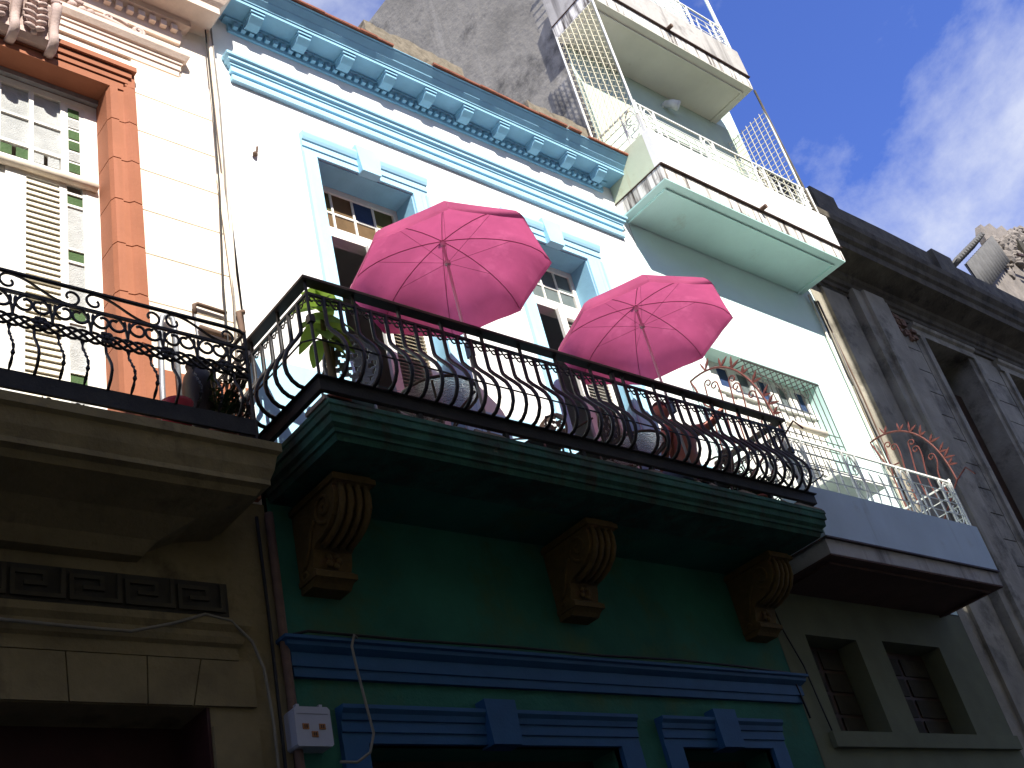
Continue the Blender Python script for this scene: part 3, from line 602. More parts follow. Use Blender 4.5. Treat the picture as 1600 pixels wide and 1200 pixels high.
ft_me = proto(MB().box(-0.02, 0.02, -0.02, 0.02, 6.412, 6.541), 'rail_foot', plate_iron)
nb = 41; st = (X1 - X0) / nb
for i in range(1, nb):
    x = X0 + i * st
    if i == 23: continue
    put(bal_me, 'baluster', rail2, (x, YF, 0))
    if i % 3 == 0: put(sh_me, 'rail_stud', rail2, (x, YF, 0))
    if i % 6 == 0: put(ft_me, 'rail_foot', rail2, (x, YF, 0))
for i in range(nb):
    if i not in (22, 23): put(og_me, 'scroll_ornament', rail2, (X0 + (i + 0.5) * st, YF, 7.443), (0, 0, 0), (1.2, 1.2, 1.35))
for xx, s in ((X0, -1), (X1, 1)):
    for i in range(1, 7):
        y = YF + i * 0.148; put(bal_me, 'baluster', rail2, (xx, y, 0), (0, 0, R(90) * s))
        if i % 3 == 0: put(sh_me, 'rail_stud', rail2, (xx, y, 0))
    for i in range(7): put(og_me, 'scroll_ornament', rail2, (xx, YF + (i + 0.5) * 0.148 * 0.98, 7.445), (0, 0, R(90)))
for xx in (X0, X1):
    MB().tube([(xx, YF, 7.62), (xx, YF, 6.65)], 0.014, 6).build('rail_post', iron, rail2); MB().box(xx - 0.026, xx + 0.026, YF - 0.026, YF + 0.026, 7.2, 7.27).build('post_collar', iron, rail2)
MB().tube([(X0 + 23 * st, YF, 7.62), (X0 + 23 * st, YF, 6.66)], 0.026, 4).build('rail_post', iron, rail2)
# ---- ground floor of house 2
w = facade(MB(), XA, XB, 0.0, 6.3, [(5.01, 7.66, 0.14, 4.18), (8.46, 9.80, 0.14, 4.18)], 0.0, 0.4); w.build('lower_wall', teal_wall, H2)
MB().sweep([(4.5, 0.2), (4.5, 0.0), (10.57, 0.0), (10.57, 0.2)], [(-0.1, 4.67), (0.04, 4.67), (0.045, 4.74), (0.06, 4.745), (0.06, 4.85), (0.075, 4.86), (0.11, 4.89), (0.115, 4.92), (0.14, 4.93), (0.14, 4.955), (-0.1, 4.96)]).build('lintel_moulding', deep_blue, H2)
def lower_surround(a, x0, x1, b, k):
    m = MB(); m.box(a, x0, -0.05, 0.05, 0.14, 4.18); m.box(x1, b, -0.05, 0.05, 0.14, 4.18)
    m.prism([(0.05, 4.18), (-0.045, 4.18), (-0.045, 4.255), (-0.06, 4.26), (-0.06, 4.34), (-0.075, 4.345), (-0.085, 4.39), (-0.11, 4.42), (-0.11, 4.45), (0.05, 4.455)], 'x', a, b)
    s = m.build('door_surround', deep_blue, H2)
    MB().prism([(k - 0.15, 4.16), (k + 0.15, 4.16), (k + 0.165, 4.53), (k - 0.165, 4.53)], 'y', -0.12, 0.04).build('keystone', deep_blue, s)
    MB().box(x0, x1, 0.34, 0.40, 0.14, 4.18).build('street_door', brown_wood, s)
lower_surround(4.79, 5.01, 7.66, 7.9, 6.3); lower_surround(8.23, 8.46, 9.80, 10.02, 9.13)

# ================================================================== HOUSE 3: mint green apartment house
H3 = thing('mint_apartment_house', 'tall mint green apartment house with white walled balconies and security mesh', 'building', (12.8, 5, 0))
WX = (11.25, 13.88, 7.5, 9.62)
w = facade(MB(), 10.63, 14.92, 6.05, 20.2, [WX, (12.2, 13.6, 11.75, 14.1), (12.2, 13.6, 15.5, 17.9)], 0.002, 0.30)
w.box(10.66, 14.92, 9.8, 10, 0, 20.2); w.box(14.72, 14.92, 0.31, 9.8, 0, 20.2); w.box(10.66, 14.72, 0.31, 9.8, 20.0, 20.2)
w.build('wall', mint_wall, H3)
pw = MB().box(10.63, 10.655, 0.02, 10, 12.2, 20.2); pw.build('party_wall', party, H3)
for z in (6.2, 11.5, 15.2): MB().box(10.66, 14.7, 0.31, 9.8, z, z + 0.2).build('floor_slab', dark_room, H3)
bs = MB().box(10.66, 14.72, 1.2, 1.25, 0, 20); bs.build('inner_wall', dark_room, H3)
facade(MB(), 10.66, 14.9, 11.76, 15.19, [(12.2, 13.6, 11.78, 14.1)], -0.004, 0.004).build('upper_wall_paint', olive_wall, H3)
def balcony(x0, x1, zb, zt, zp, ypf, slab_m, sof_m, par_m, side_m, parapet=True):
    b = MB().box(x0, x1, ypf, 0.0, zb, zt).build('balcony_slab', slab_m, H3)
    MB().box(x0 + 0.004, x1 - 0.004, ypf + 0.004, -0.003, zb - 0.02, zb - 0.002).build('soffit', sof_m, b)
    MB().sweep([(x0 + 0.15, 0.0), (x0 + 0.15, ypf + 0.15), (x1 - 0.15, ypf + 0.15), (x1 - 0.15, 0.0)], [(-0.015, zb - 0.05), (0.015, zb - 0.05), (0.015, zb - 0.0205), (-0.015, zb - 0.0205)]).build('drip_bead', sof_m, b)
    if parapet:
        MB().box(x0, x1, ypf - 0.025, ypf + 0.09, zt + 0.02, zp).build('parapet', par_m, b)
        MB().box(x0, x0 + 0.1, ypf + 0.091, -0.006, zt + 0.02, zp).build('side_parapet', side_m, b); MB().box(x1 - 0.1, x1, ypf + 0.091, -0.006, zt + 0.02, zp).build('side_parapet', side_m, b)
        MB().box(x0 - 0.012, x1 + 0.012, ypf - 0.04, 0.0, zt, zt + 0.019).build('drip_edge', brown_wood, b)
    return b
BF = -0.88
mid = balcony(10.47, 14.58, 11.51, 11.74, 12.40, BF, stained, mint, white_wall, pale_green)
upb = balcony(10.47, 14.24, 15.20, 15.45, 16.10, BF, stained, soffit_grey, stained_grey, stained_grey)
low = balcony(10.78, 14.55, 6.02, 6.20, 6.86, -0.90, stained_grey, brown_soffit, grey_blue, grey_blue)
# iron railings with oval panels
def oval_rail(parent, x0, x1, y, z0, z1, posts, sides=True):
    m = MB(); m.tube([(x0, -0.02, z1), (x0, y, z1), (x1, y, z1), (x1, -0.02, z1)], 0.018, 4)
    for k in range(1, 4):
        z = z0 + (z1 - z0) * k / 4; m.tube([(x0, -0.02, z), (x0, y, z), (x1, y, z), (x1, -0.02, z)], 0.008, 4)
    m.tube([(x0, y, z0 + 0.02), (x1, y, z0 + 0.02)], 0.01, 4)
    r = m.build('balcony_railing', white_iron, parent)
    h = z1 - z0
    ov = MB(); ov.tube([(0.11 * math.cos(a), 0, h * 0.5 + h * 0.45 * math.sin(a)) for a in [R(20 * k) for k in range(18)]], 0.011, 5, True)
    ov.tube([(p[0], 0, p[1]) for p in spiral(0.02, h * 0.66, 0.07, 0.015, R(-90), R(330), 16)], 0.008, 4)
    ov.tube([(p[0], 0, p[1]) for p in spiral(-0.02, h * 0.34, 0.07, 0.015, R(90), R(510), 16)], 0.008, 4)
    for s in (-1, 1): ov.box(s * 0.135 - 0.012, s * 0.135 + 0.012, -0.012, 0.012, 0, h)
    me = proto(ov, 'oval_panel', white_iron)
    for x in posts: put(me, 'oval_panel', r, (x, y, z0))
    put(me, 'oval_panel', r, (x0, y + 0.16, z0), (0, 0, R(90)))
    kn = MB().box(-0.012, 0.012, -0.012, 0.012, 0, h); kn.ball((0, 0, h + 0.03), 0.02, 0.02, 0.03, 6, 5)
    kme = proto(kn, 'rail_post', white_iron)
    for x in (x0, x1): put(kme, 'rail_post', r, (x, y, z0))
    lf_ = MB()
    lf_.tube([(0, 0, 0), (0.04, 0, h * 0.3), (0.02, 0, h * 0.62), (0, 0, h * 0.72)], [0.006, 0.014, 0.012, 0.003], 4)
    lme = proto(lf_, 'leaf_bar', white_iron)
    xx = x0 + 0.3
    while xx < x1 - 0.2:
        if all(abs(xx - p) > 0.18 for p in posts): put(lme, 'leaf_bar', r, (xx, y, z0), (0, 0, 0), (random.choice((-1, 1)), 1, 1))
        xx += 0.22
    return r
oval_rail(mid.parent, 10.50, 14.50, BF + 0.03, 12.41, 12.97, (10.72, 12.0, 13.2, 14.34))
oval_rail(mid.parent, 10.50, 14.18, BF + 0.03, 16.11, 16.75, (10.72, 12.0, 13.1, 14.0))
oval_rail(mid.parent, 10.80, 14.52, -0.87, 6.87, 7.56, (11.0, 12.1, 13.3, 14.33))
# drain spouts
for x, z in ((12.62, 11.78), (12.2, 15.49)): MB().tube([(x, BF + 0.1, z), (x, BF - 0.12, z - 0.01)], 0.035, 8).build('drain_spout', pipe_brown, H3)
# security mesh panels (left diamond, right square)
def mesh_yz(x, y0, y1, z0, z1, sy, sz, r, diamond):
    m = MB()
    if diamond:
        h = z1 - z0; wd = y1 - y0; n = int((h + wd * 1.2) / sz)
        for k in range(-int(wd * 1.2 / sz) - 1, int(h / sz) + 1):
            for s in (1, -1):
                zA = z0 + k * sz; a = (y0, zA) if s > 0 else (y1, zA); b = (y1, zA + wd * 1.2) if s > 0 else (y0, zA + wd * 1.2)
                t0 = max(0.0, (z0 - a[1]) / (b[1] - a[1])); t1 = min(1.0, (z1 - a[1]) / (b[1] - a[1]))
                if t1 - t0 > 0.02: m.tube([(x + s * r * 0.6, a[0] + (b[0] - a[0]) * t, a[1] + (b[1] - a[1]) * t) for t in (t0, t1)], r * 0.6, 3)
        for k in range(1, int(wd / sy)): m.tube([(x, y0 + k * sy, z0), (x, y0 + k * sy, z1)], r * 1.4, 4)
    else:
        for k in range(1, int((y1 - y0) / sy) + 1): m.tube([(x, y0 + k * sy, z0), (x, y0 + k * sy, z1)], r, 4)
        for k in range(1, int((z1 - z0) / sz) + 1): m.tube([(x + r, y0, z0 + k * sz), (x + r, y1, z0 + k * sz)], r, 4)
    return m
ms = mesh_yz(10.42, -0.86, -0.06, 12.75, 15.12, 0.1, 0.12, 0.005, True); p = ms.build('mesh_panel', cream_mesh, H3, False, True)
MB().tube([(10.42, -0.87, 12.7), (10.42, -0.87, 15.18)], 0.016, 6).build('mesh_frame', white_iron, H3); MB().tube([(10.42, -0.05, 12.7), (10.42, -0.05, 15.15)], 0.016, 6).build('mesh_frame', white_iron, H3)
ms = mesh_yz(14.32, -0.84, -0.02, 12.5, 14.75, 0.1, 0.1, 0.006, False); ms.build('mesh_panel', cream_mesh, H3, False, True)
MB().tube([(14.32, -0.85, 12.5), (14.32, -0.85, 14.78)], 0.016, 6).build('mesh_frame', white_iron, H3)
MB().tube([(14.42, -0.86, 12.4), (14.30, -0.86, 15.2)], 0.02, 6).build('drain_pipe', grey_dark, H3)
MB().tube([(14.16, -0.84, 16.1), (14.12, -0.84, 19.0)], 0.03, 6).build('corner_pole', white_iron, H3)
# wall lamp
lm_ = MB(); lm_.tube([(12.75, 0.0, 14.86), (12.75, -0.10, 14.86)], 0.05, 10); lm_.tube([(12.75, -0.06, 14.86), (12.80, -0.14, 14.82), (12.86, -0.20, 14.74)], [0.06, 0.075, 0.09], 12); lm_.build('wall_lamp', lamp_w, H3, True)
# first floor window with hopper panes, louvres and barred cage
f = MB(); y = 0.24
f.box(WX[0], WX[1], y, y + 0.06, 9.55, 9.62); f.box(WX[0], WX[1], y - 0.03, y + 0.06, 9.10, 9.19)
for i in range(7):
    xx = WX[0] + (WX[1] - WX[0]) * i / 6; f.box(xx - (0.0 if i == 0 else 0.09), xx + (0.0 if i == 6 else 0.09), y, y + 0.055, 7.5, 9.55)
win3 = f.build('street_window', white_wood, H3)
for i in range(6):
    a = WX[0] + (WX[1] - WX[0]) * i / 6 + 0.09; b = WX[0] + (WX[1] - WX[0]) * (i + 1) / 6 - 0.09
    MB().box(a, b, y + 0.03, y + 0.036, 9.19, 9.55).build('pane', blue_pane if i % 2 else grey_pane, win3)
    MB().box(a, b, y + 0.02, y + 0.05, 7.5, 9.10).build('panel', white_wood, win3)
MB().box(WX[0] - 0.0, WX[1], 0.003, 0.235, 9.600, 9.618).build('window_head', mint, win3)
MB().box(WX[1] - 0.02, WX[1] - 0.002, 0.0, 0.235, 7.5, 9.598).build('window_reveal', mint, win3)
cg = MB()
cg.tube([(11.9, -0.10, 9.45), (13.65, -0.10, 9.45)], 0.014, 4)
for i in range(13): cg.tube([(11.95 + i * 0.14, -0.10, 9.45), (11.95 + i * 0.14, -0.10, 7.3)], 0.007, 4)
for i in range(13): cg.tube([(11.95 + i * 0.14, -0.10, 9.45), (11.95 + i * 0.14, 0.15, 9.50)], 0.007, 4)
for i in range(9): cg.tube([(12.2, -0.105, 7.35 + i * 0.15), (13.6, -0.105, 7.35 + i * 0.15)], 0.007, 4)
cg.tube([(12.1, -0.1, 9.3), (12.3, -0.2, 9.15), (12.5, -0.2, 8.95)], 0.009, 4); cg.tube(xz(spiral(13.1, 9.2, 0.16, 0.05, R(60), R(-200), 14), -0.12), 0.008, 4)
cg.build('window_cage', black_mesh, win3, False, True)
MB().tube([(12.4, -0.14, 8.52), (13.2, -0.14, 8.5)], 0.05, 6).build('blind_roll', pipe_cream, win3, True)
MB().box(12.3, 13.4, -0.55, -0.08, 7.48, 7.53).build('canopy_shelf', white_iron, win3)
# ground floor
w = facade(MB(), 10.63, 14.92, 0.0, 6.03, [(11.15, 12.15, 4.38, 5.50), (12.71, 14.02, 4.38, 5.53), (11.0, 14.4, 0.14, 3.9)], 0.0, 0.32); w.build('lower_wall', green_low, H3)
MB().box(10.9, 14.9, -0.06, 0.0, 4.20, 4.37).build('sill_band', green_low, H3)
for a, b, t in ((11.15, 12.15, 5.5), (12.71, 14.02, 5.53)):
    m = MB().box(a, b, 0.28, 0.31, 4.38, t).build('low_window', brown_wood, H3)
    n = 3
    for i in range(4):
        for j in range(2):
            MB().box(a + 0.05 + j * (b - a) / 2, a + (j + 1) * (b - a) / 2 - 0.03, 0.262, 0.275, 4.43 + i * 0.265, 4.43 + i * 0.265 + 0.22).build('pane', stone_dark, m)
MB().box(11.0, 14.4, 0.3, 0.34, 0.14, 3.9).build('shop_shutter', brown_wood, H3)

# ================================================================== HOUSE 4: weathered grey house
H4 = thing('grey_stone_house', 'weathered dark grey stone house with heavy blackened cornice', 'building', (24, 5, 0))
GW = [(18.12 + i * 3.02, 19.70 + i * 3.02) for i in range(6)]
w = facade(MB(), 14.93, 36, 0.0, 14.1, [(a, b, 6.6, 11.60) for a, b in GW] + [(a, b, 0.14, 4.2) for a, b in GW], 0.0, 0.5)
w.box(35.8, 36, 0.5, 10, 0, 14.1); w.box(14.95, 35.8, 0.55, 9.8, 13.9, 14.1); w.box(14.95, 15.1, 0.5, 9.8, 0, 13.9); w.box(14.95, 36, 9.8, 10, 0, 14.1)
w.build('wall', grey_stone, H4)
MB().box(15.1, 35.8, 2.2, 2.3, 0, 13.9).build('inner_wall', dark_room, H4)
for a, b, d in ((15.25, 15.95, 0.05), (16.05, 17.1, 0.16), (16.3, 16.9, 0.22)):
    MB().box(a, b, -d, 0.0, 0, 12.0).build('pilaster', grey_stone, H4)
for a, b in GW:
    for p0, p1 in ((a - 0.28, a), (b, b + 0.28)):
        MB().prism([(p0, 0.0), (p0, -0.04), ((p0 + p1) / 2, -0.045), ((p0 + p1) / 2, -0.09), (p1, -0.095), (p1, 0.0)], 'z', 6.2, 11.6).build('window_surround', grey_stone, H4)
    MB().prism([(0.0, 11.6), (-0.09, 11.6), (-0.09, 11.68), (-0.07, 11.685), (-0.07, 11.76), (-0.12, 11.79), (-0.14, 11.84), (0, 11.85)], 'x', a - 0.28, b + 0.28).build('window_head', grey_stone, H4)
    lw = MB().box(a + 0.02, b - 0.02, 0.40, 0.44, 6.6, 11.0).build('window_shutter', brown_wood, H4)
    z = 11.02
    sm_ = MB()
    for i in range(44): sm_.prism([(0.355, 9.0 + i * 0.045), (0.36, 8.995 + i * 0.045), (0.395, 9.025 + i * 0.045), (0.39, 9.03 + i * 0.045)], 'x', a + 0.1, b - 0.85)
    sm_.build('shutter_slats', grey_dark, lw, False, True)
for i, (xa, xb_) in enumerate(((17.15, 17.84), (19.98, 20.84), (23.0, 23.86), (26.0, 26.88))):
    z = 11.70
    while z > 6.3:
        t = MB().box(xa + 0.005, xb_ - 0.005, -0.03, 0.0, z - 0.455, z - 0.012).build('stone_block', grey_stone, H4); z -= 0.463
co4 = MB().sweep([(15.25, 0.2), (15.25, 0.0), (36, 0.0)], [(-0.1, 11.86), (0.05, 11.86), (0.05, 11.94), (0.08, 11.95), (0.08, 12.03), (0.12, 12.05), (0.14, 12.12), (0.20, 12.16), (0.22, 12.22), (0.62, 12.30), (0.64, 12.42), (0.70, 12.46), (0.72, 12.54), (0.80, 12.62), (0.82, 12.72), (0.78, 12.76), (-0.1, 12.95)]).build('cornice', grey_dark, H4)
pr4 = MB().prism([(15.0, 12.9), (36, 12.9), (36, 14.5), (30.6, 14.48), (27.2, 14.5), (23.1, 14.5), (22.5, 14.47), (20.6, 14.5), (18.9, 14.5), (17.46, 14.46), (17.0, 14.5), (15.0, 14.46)], 'y', -0.02, 0.25).build('parapet', grey_dark, H4)
for x in (16.45, 20.6, 24.7, 28.8): MB().box(x, x + 0.75, -0.10, 0.30, 12.9, 14.57).build('parapet_pier', grey_dark, H4)
MB().prism([(15.3, 12.75), (16.9, 12.75), (16.5, 13.2), (16.2, 13.0), (15.9, 13.7), (15.3, 13.7)], 'y', -0.30, -0.03).build('scroll_buttress', grey_stone, H4)
br = MB()
for i in range(26):
    x = random.uniform(17.15, 17.75); z = 11.9 - abs(x - 17.35) * random.uniform(0.2, 1.2) - random.uniform(0, 0.35)
    a = random.uniform(0, 3); br.box(x, x + random.uniform(0.06, 0.16), -0.06 - random.uniform(0, 0.05), 0.0, z, z + random.uniform(0.04, 0.1))
br.build('broken_masonry', brick_red, H4)
# shack on its roof: rubble wall with a corrugated sheet
RS = thing('rooftop_shack', 'crumbling pale rubble wall with corrugated sheet on the roof at far right', 'shack', (30, 3, 14.1))
rw = MB()
rw.prism([(27.4, 14.1), (36, 14.1), (36, 21.9), (34, 21.75), (33.3, 21.25), (32.9, 21.2), (32.5, 20.9), (32.2, 21.05), (31.6, 20.65), (31.2, 20.75), (30.8, 20.35), (30.4, 20.4), (30.1, 20.0), (30.15, 19.3), (29.9, 18.7), (27.7, 16.9)], 'y', 1.6, 1.8); rwo = rw.build('rubble_wall', rubble, RS)
st_ = MB()
for i in range(90):
    t = random.random(); x = 30.2 + t * 4.0; z = 19.4 + t * 2.0 + random.uniform(-1.0, 0.3); q = random.uniform(0.06, 0.30)
    b_ = MB().ball((0, 0, 0), q, random.uniform(0.08, 0.2), q * random.uniform(0.35, 0.9), 7, 5); an = random.uniform(-0.6, 0.9); ca, sa = math.cos(an), math.sin(an)
    st_.add([(x + (p[0] * ca - p[2] * sa) * random.uniform(0.8, 1.2), 1.6 + p[1], z + (p[0] * sa + p[2] * ca) * random.uniform(0.8, 1.2)) for p in b_.v], b_.f)
st_.build('rubble_stones', rubble, RS, False, True)
MB().box(32.3, 34.2, 1.45, 1.7, 19.5, 20.4).build('hole_shade_block', stone_dark, RS)  # solid block, its dark colour paints in the shade of a hole
for k in range(4): MB().tube([(30.6 + k * 0.3, 1.2, 19.0 - k * 0.15), (34.5, 1.0, 19.6 - k * 0.5)], 0.05, 5).build('timber', brown_wood, RS)
def corr(x0, y0, z0, dx, dy, dz, ex, ey, ez, n, name):
    m = MB(); k = n * 4
    for i in range(k):
        for s in range(2):
            pass
    nrm = Vector((dx, dy, dz)).cross(Vector((ex, ey, ez))).normalized()
    vs = []
    for i in range(k + 1):
        t = i / k; o = nrm * (0.06 * math.sin(t * n * 2 * math.pi))
        p = Vector((x0, y0, z0)) + Vector((dx, dy, dz)) * t + o; vs += [p, p + Vector((ex, ey, ez)), p + nrm * 0.03, p + Vector((ex, ey, ez)) + nrm * 0.03]
    fs = []
    for i in range(k): a = 4 * i; fs += [(a, a + 4, a + 5, a + 1), (a + 2, a + 3, a + 7, a + 6), (a, a + 2, a + 6, a + 4), (a + 1, a + 5, a + 7, a + 3)]
    return m.add(vs, fs).build(name, corrug, RS, True)
corr(26.75, 1.35, 17.45, 3.2, 0.05, 2.15, 0.28, 0.0, -0.85, 13, 'corrugated_sheet')
corr(26.6, 1.45, 17.6, 3.3, 0.05, 2.2, 0.10, 0.5, -0.12, 13, 'corrugated_sheet')

# ================================================================== red iron fan guards
def fan(label, x, arc, base, scrolls, spikes, lower):
    r = thing('fan_guard', label, 'iron guard', (x, -0.5, base), 'red iron fan guards between neighbouring balconies')
    m = MB(); m.tube(yz(arc, x), 0.014, 5); m.build('arch', red_iron, r)
    for pts in scrolls: MB().tube(yz(pts, x), 0.010, 5).build('scroll', red_iron, r)
    for a, b in spikes: MB().tube(yz([a, ((a[0] + b[0]) / 2, (a[1] + b[1]) / 2), b], x), [0.010, 0.024, 0.006], 4, False, 0, 0.5).build('spear_leaf', red_iron, r)
    for pts in lower: MB().tube(yz(pts, x), 0.012, 5).build('brace', red_iron, r)
    return r
def fan_set(x, zt, label, zb):
    arc = bez((0.0, zt), (-0.55, zt + 0.06), (-0.93, zt - 0.35), (-0.93, zb), 18)
    sc_ = []
    for y0, ztop, d in ((-0.18, zt - 0.12, 1), (-0.36, zt - 0.2, -1), (-0.52, zt - 0.28, 1), (-0.64, zt - 0.40, -1), (-0.80, zt - 0.62, -1)):
        sc_.append(bez((y0 + 0.06, zb - 0.1), (y0 + 0.12, zb + 0.4), (y0 + d * 0.02, ztop - 0.3), (y0, ztop - 0.06), 9) + [(p[0], p[1]) for p in spiral(y0 - d * 0.055, ztop - 0.06, 0.055, 0.02, 0 if d > 0 else R(180), R(360) if d > 0 else R(-180), 12)])
    sp_ = []
    for i, k in enumerate((3, 6, 8, 10, 12, 14, 15, 16)):
        p = arc[k]; t = (arc[k + 1][0] - arc[k - 1][0], arc[k + 1][1] - arc[k - 1][1]); L = math.hypot(*t); nx, nz_ = (t[1] / L, -t[0] / L)
        if nx > 0 and k > 9: nx, nz_ = -nx, -nz_
        if k <= 9 and nz_ < 0: nx, nz_ = -nx, -nz_
        for s in (-0.45, 0.45):
            ca, sa = math.cos(s), math.sin(s); q = (nx * ca - nz_ * sa, nx * sa + nz_ * ca); ln = random.uniform(0.10, 0.17)
            sp_.append((p, (p[0] + q[0] * ln, p[1] + q[1] * ln)))
    lw_ = [[(-0.93, zb), (-1.12, zb + 0.10), (-1.2, zb - 0.05)], [(-0.93, zb), (-0.5, zb - 0.42), (-0.1, zb - 0.7)], bez((0.0, zt), (-0.1, zt - 0.3), (0.0, zt - 0.5), (-0.28, zt - 0.5), 8)]
    return fan(label, x, arc, zb, sc_, sp_, lw_)
fan_set(10.72, 8.86, 'red iron fan of curled bars behind the right end of the black railing', 7.48)
fan_set(14.62, 8.74, 'red iron fan of curled bars at the far end of the white railing', 7.58)

# ================================================================== parasols
def parasol(label, x, z, h, rad, phi, y=-0.93):
    r = thing('parasol', label, 'umbrella', (x, y, 6.44), 'pink parasols on the balcony', False)
    Z = z - 6.44; nr = 8; ns = 6; nc = 6
    m = MB(); 
    def P(i, t, s):      # rib i, t along rib 0..1, s across the panel 0..1
        a0 = phi + i * math.pi / 4; a1 = a0 + math.pi / 4
        rr_ = rad * math.sin(t * math.pi / 2 * 0.92) / math.sin(math.pi / 2 * 0.92); zz = Z - h * (1 - math.cos(t * math.pi / 2 * 0.92)) / (1 - math.cos(math.pi / 2 * 0.92))
        p0 = Vector((rr_ * math.cos(a0), rr_ * math.sin(a0), zz)); p1 = Vector((rr_ * math.cos(a1), rr_ * math.sin(a1), zz))
        p = p0.lerp(p1, s); sag = math.sin(s * math.pi)
        return p + Vector((-p.x, -p.y, 0)) * (0.008 * sag * t)
    for i in range(nr):
        vs = [P(i, t / ns, s / nc) for t in range(ns + 1) for s in range(nc + 1)]
        m.add(vs, [(t * (nc + 1) + s, t * (nc + 1) + s + 1, (t + 1) * (nc + 1) + s + 1, (t + 1) * (nc + 1) + s) for t in range(ns) for s in range(nc)])
    m.build('canopy', pink, r, True)
    v = MB()
    for i in range(nr):
        e = [P(i, 1.0, s / nc) for s in range(nc + 1)]
        lo_ = [p + Vector((p.x, p.y, 0)).normalized() * 0.010 + Vector((0, 0, -0.040 - 0.004 * math.sin(k * 2.1 + i))) for k, p in enumerate(e)]
        v.add(e + lo_, [(s, s + 1, s + 2 + nc, s + 1 + nc) for s in range(nc)])
    v.build('valance', pink, r, True)
    for i in range(nr):
        MB().tube([P(i, t / 10, 0.0) + Vector((0, 0, -0.010)) for t in range(11)], 0.0042, 4).build('rib', pink_rib, r)
        q = P(i, 0.5, 0.0); MB().tube([(0, 0, Z - 0.28), q + Vector((0, 0, -0.014))], 0.0018, 4).build('stretcher', pink_rib, r)
    MB().lathe((0, 0, Z - 0.05), [(0.012, -0.03), (0.024, -0.02), (0.024, 0.02), (0.012, 0.05)], 10).build('hub', pole_mat, r, True)
    MB().lathe((0, 0, Z - 0.28), [(0.015, -0.03), (0.03, -0.02), (0.03, 0.02), (0.015, 0.03)], 10).build('runner', pole_mat, r, True)
    MB().tube([(0, 0, 0), (0, 0, Z + 0.07)], 0.0145, 8).build('pole', pole_mat, r, True)
    MB().box(-0.022, 0.022, -0.05, 0.025, 0.92, 1.08).build('rail_clamp', denim, r)
    MB().lathe((0, 0, 0), [(0.09, 0.0), (0.09, 0.02), (0.03, 0.05), (0.02, 0.1)], 12).build('foot', plate_iron, r)
    return r
parasol('pink parasol nearer the left corner of the black railing', 6.10, 8.745, 0.43, 0.955, R(7.2))
parasol('pink parasol further right, above the seated person', 8.78, 8.785, 0.385, 0.972, R(2.4))

# ================================================================== tables
def table(label, x, y, r0):
    r = thing('glass_table', label, 'table', (x, y, 6.42), 'round glass tables on the balcony', False)
    MB().lathe((0, 0, 0.70), [(r0, 0.0), (r0, 0.012)], 28).build('table_top', table_glass, r)
    MB().tube([((r0 + 0.01) * math.cos(R(k * 15)), (r0 + 0.01) * math.sin(R(k * 15)), 0.70) for k in range(24)], 0.016, 6, True).build('rim', chair_brown, r, True)
    for k in range(4):
        a = R(45 + k * 90); c, s_ = math.cos(a), math.sin(a)
        MB().tube([(c * r0 * 0.95, s_ * r0 * 0.95, 0.69), (c * r0 * 0.5, s_ * r0 * 0.5, 0.55), (c * 0.05, s_ * 0.05, 0.32), (c * r0 * 0.5, s_ * r0 * 0.5, 0.10), (c * r0 * 0.8, s_ * r0 * 0.8, 0.0)], 0.013, 6).build('leg', chair_brown, r, True)
    MB().tube([(0.14 * math.cos(R(k * 24)), 0.14 * math.sin(R(k * 24)), 0.44) for k in range(15)], 0.01, 5, True).build('brace_ring', chair_brown, r, True)
    return r
table('round hammered glass table under the left parasol', 5.95, -0.55, 0.36)
table('round hammered glass table next to the seated person', 8.5, -0.52, 0.34)

# ================================================================== cast chairs with pierced backs
def chair(label, x, y, rz, m_, seed, w=0.22):
    rnd = random.Random(seed)
    r = thing('cast_chair', label, 'chair', (x, y, 6.42), 'pierced cast metal chairs on the balcony', False); r.rotation_euler = (0, 0, rz)
    nx, nz_ = 30, 36; m = MB(); hh = 0.48
    def on(i, j):
        u = (i + 0.5) / nx * 2 - 1; v = (j + 0.5) / nz_ * 2 - 1; e = u * u + v * v
        if e > 1.0: return False
        if e > 0.82: return True
        return not (math.sin(u * 11 + math.sin(v * 7 + seed) * 1.6) * math.cos(v * 13 + u * 3) + 0.35 * math.sin(u * 23 + v * 5) * math.sin(v * 19) > 0.22)
    for i in range(nx):
        for j in range(nz_):
            if on(i, j):
                a = -w + 2 * w * i / nx; b = a + 2 * w / nx; c = 0.42 + hh * j / nz_; d = c + hh / nz_
                yy = 0.20 + 0.12 * (j / nz_); m.box(a, b, yy, yy + 0.012, c, d)
    m.build('pierced_back', m_, r)
    MB().tube([(1.02 * w * math.cos(R(k * 15)), 0.262 + 0.06 * math.sin(R(k * 15)), 0.42 + hh / 2 + hh / 2 * 1.02 * math.sin(R(k * 15))) for k in range(24)], 0.014, 6, True).build('back_rim', m_, r, True)
    MB().lathe((0, 0, 0.43), [(0.21, 0.0), (0.215, 0.01), (0.21, 0.02)], 18).build('seat', m_, r)
    for sx in (-1, 1):
        for sy in (-1, 1):
            MB().tube([(sx * 0.16, sy * 0.15, 0.43), (sx * 0.15, sy * 0.14, 0.25), (sx * 0.20, sy * 0.2, 0.0)], 0.013, 6).build('leg', m_, r, True)
    for sx in (-1, 1): MB().tube([(sx * 0.2, 0.2, 0.72), (sx * 0.24, 0.02, 0.68), (sx * 0.23, -0.12, 0.62), (sx * 0.18, -0.12, 0.44)], 0.012, 6).build('armrest', m_, r, True)
    return r
chair('pale grey pierced metal chair beside the leafy plant', 5.02, -0.55, R(150), chair_pale, 1)
chair('brown pierced metal chair between the two windows', 7.12, -0.52, R(-80), chair_brown, 2, 0.19)
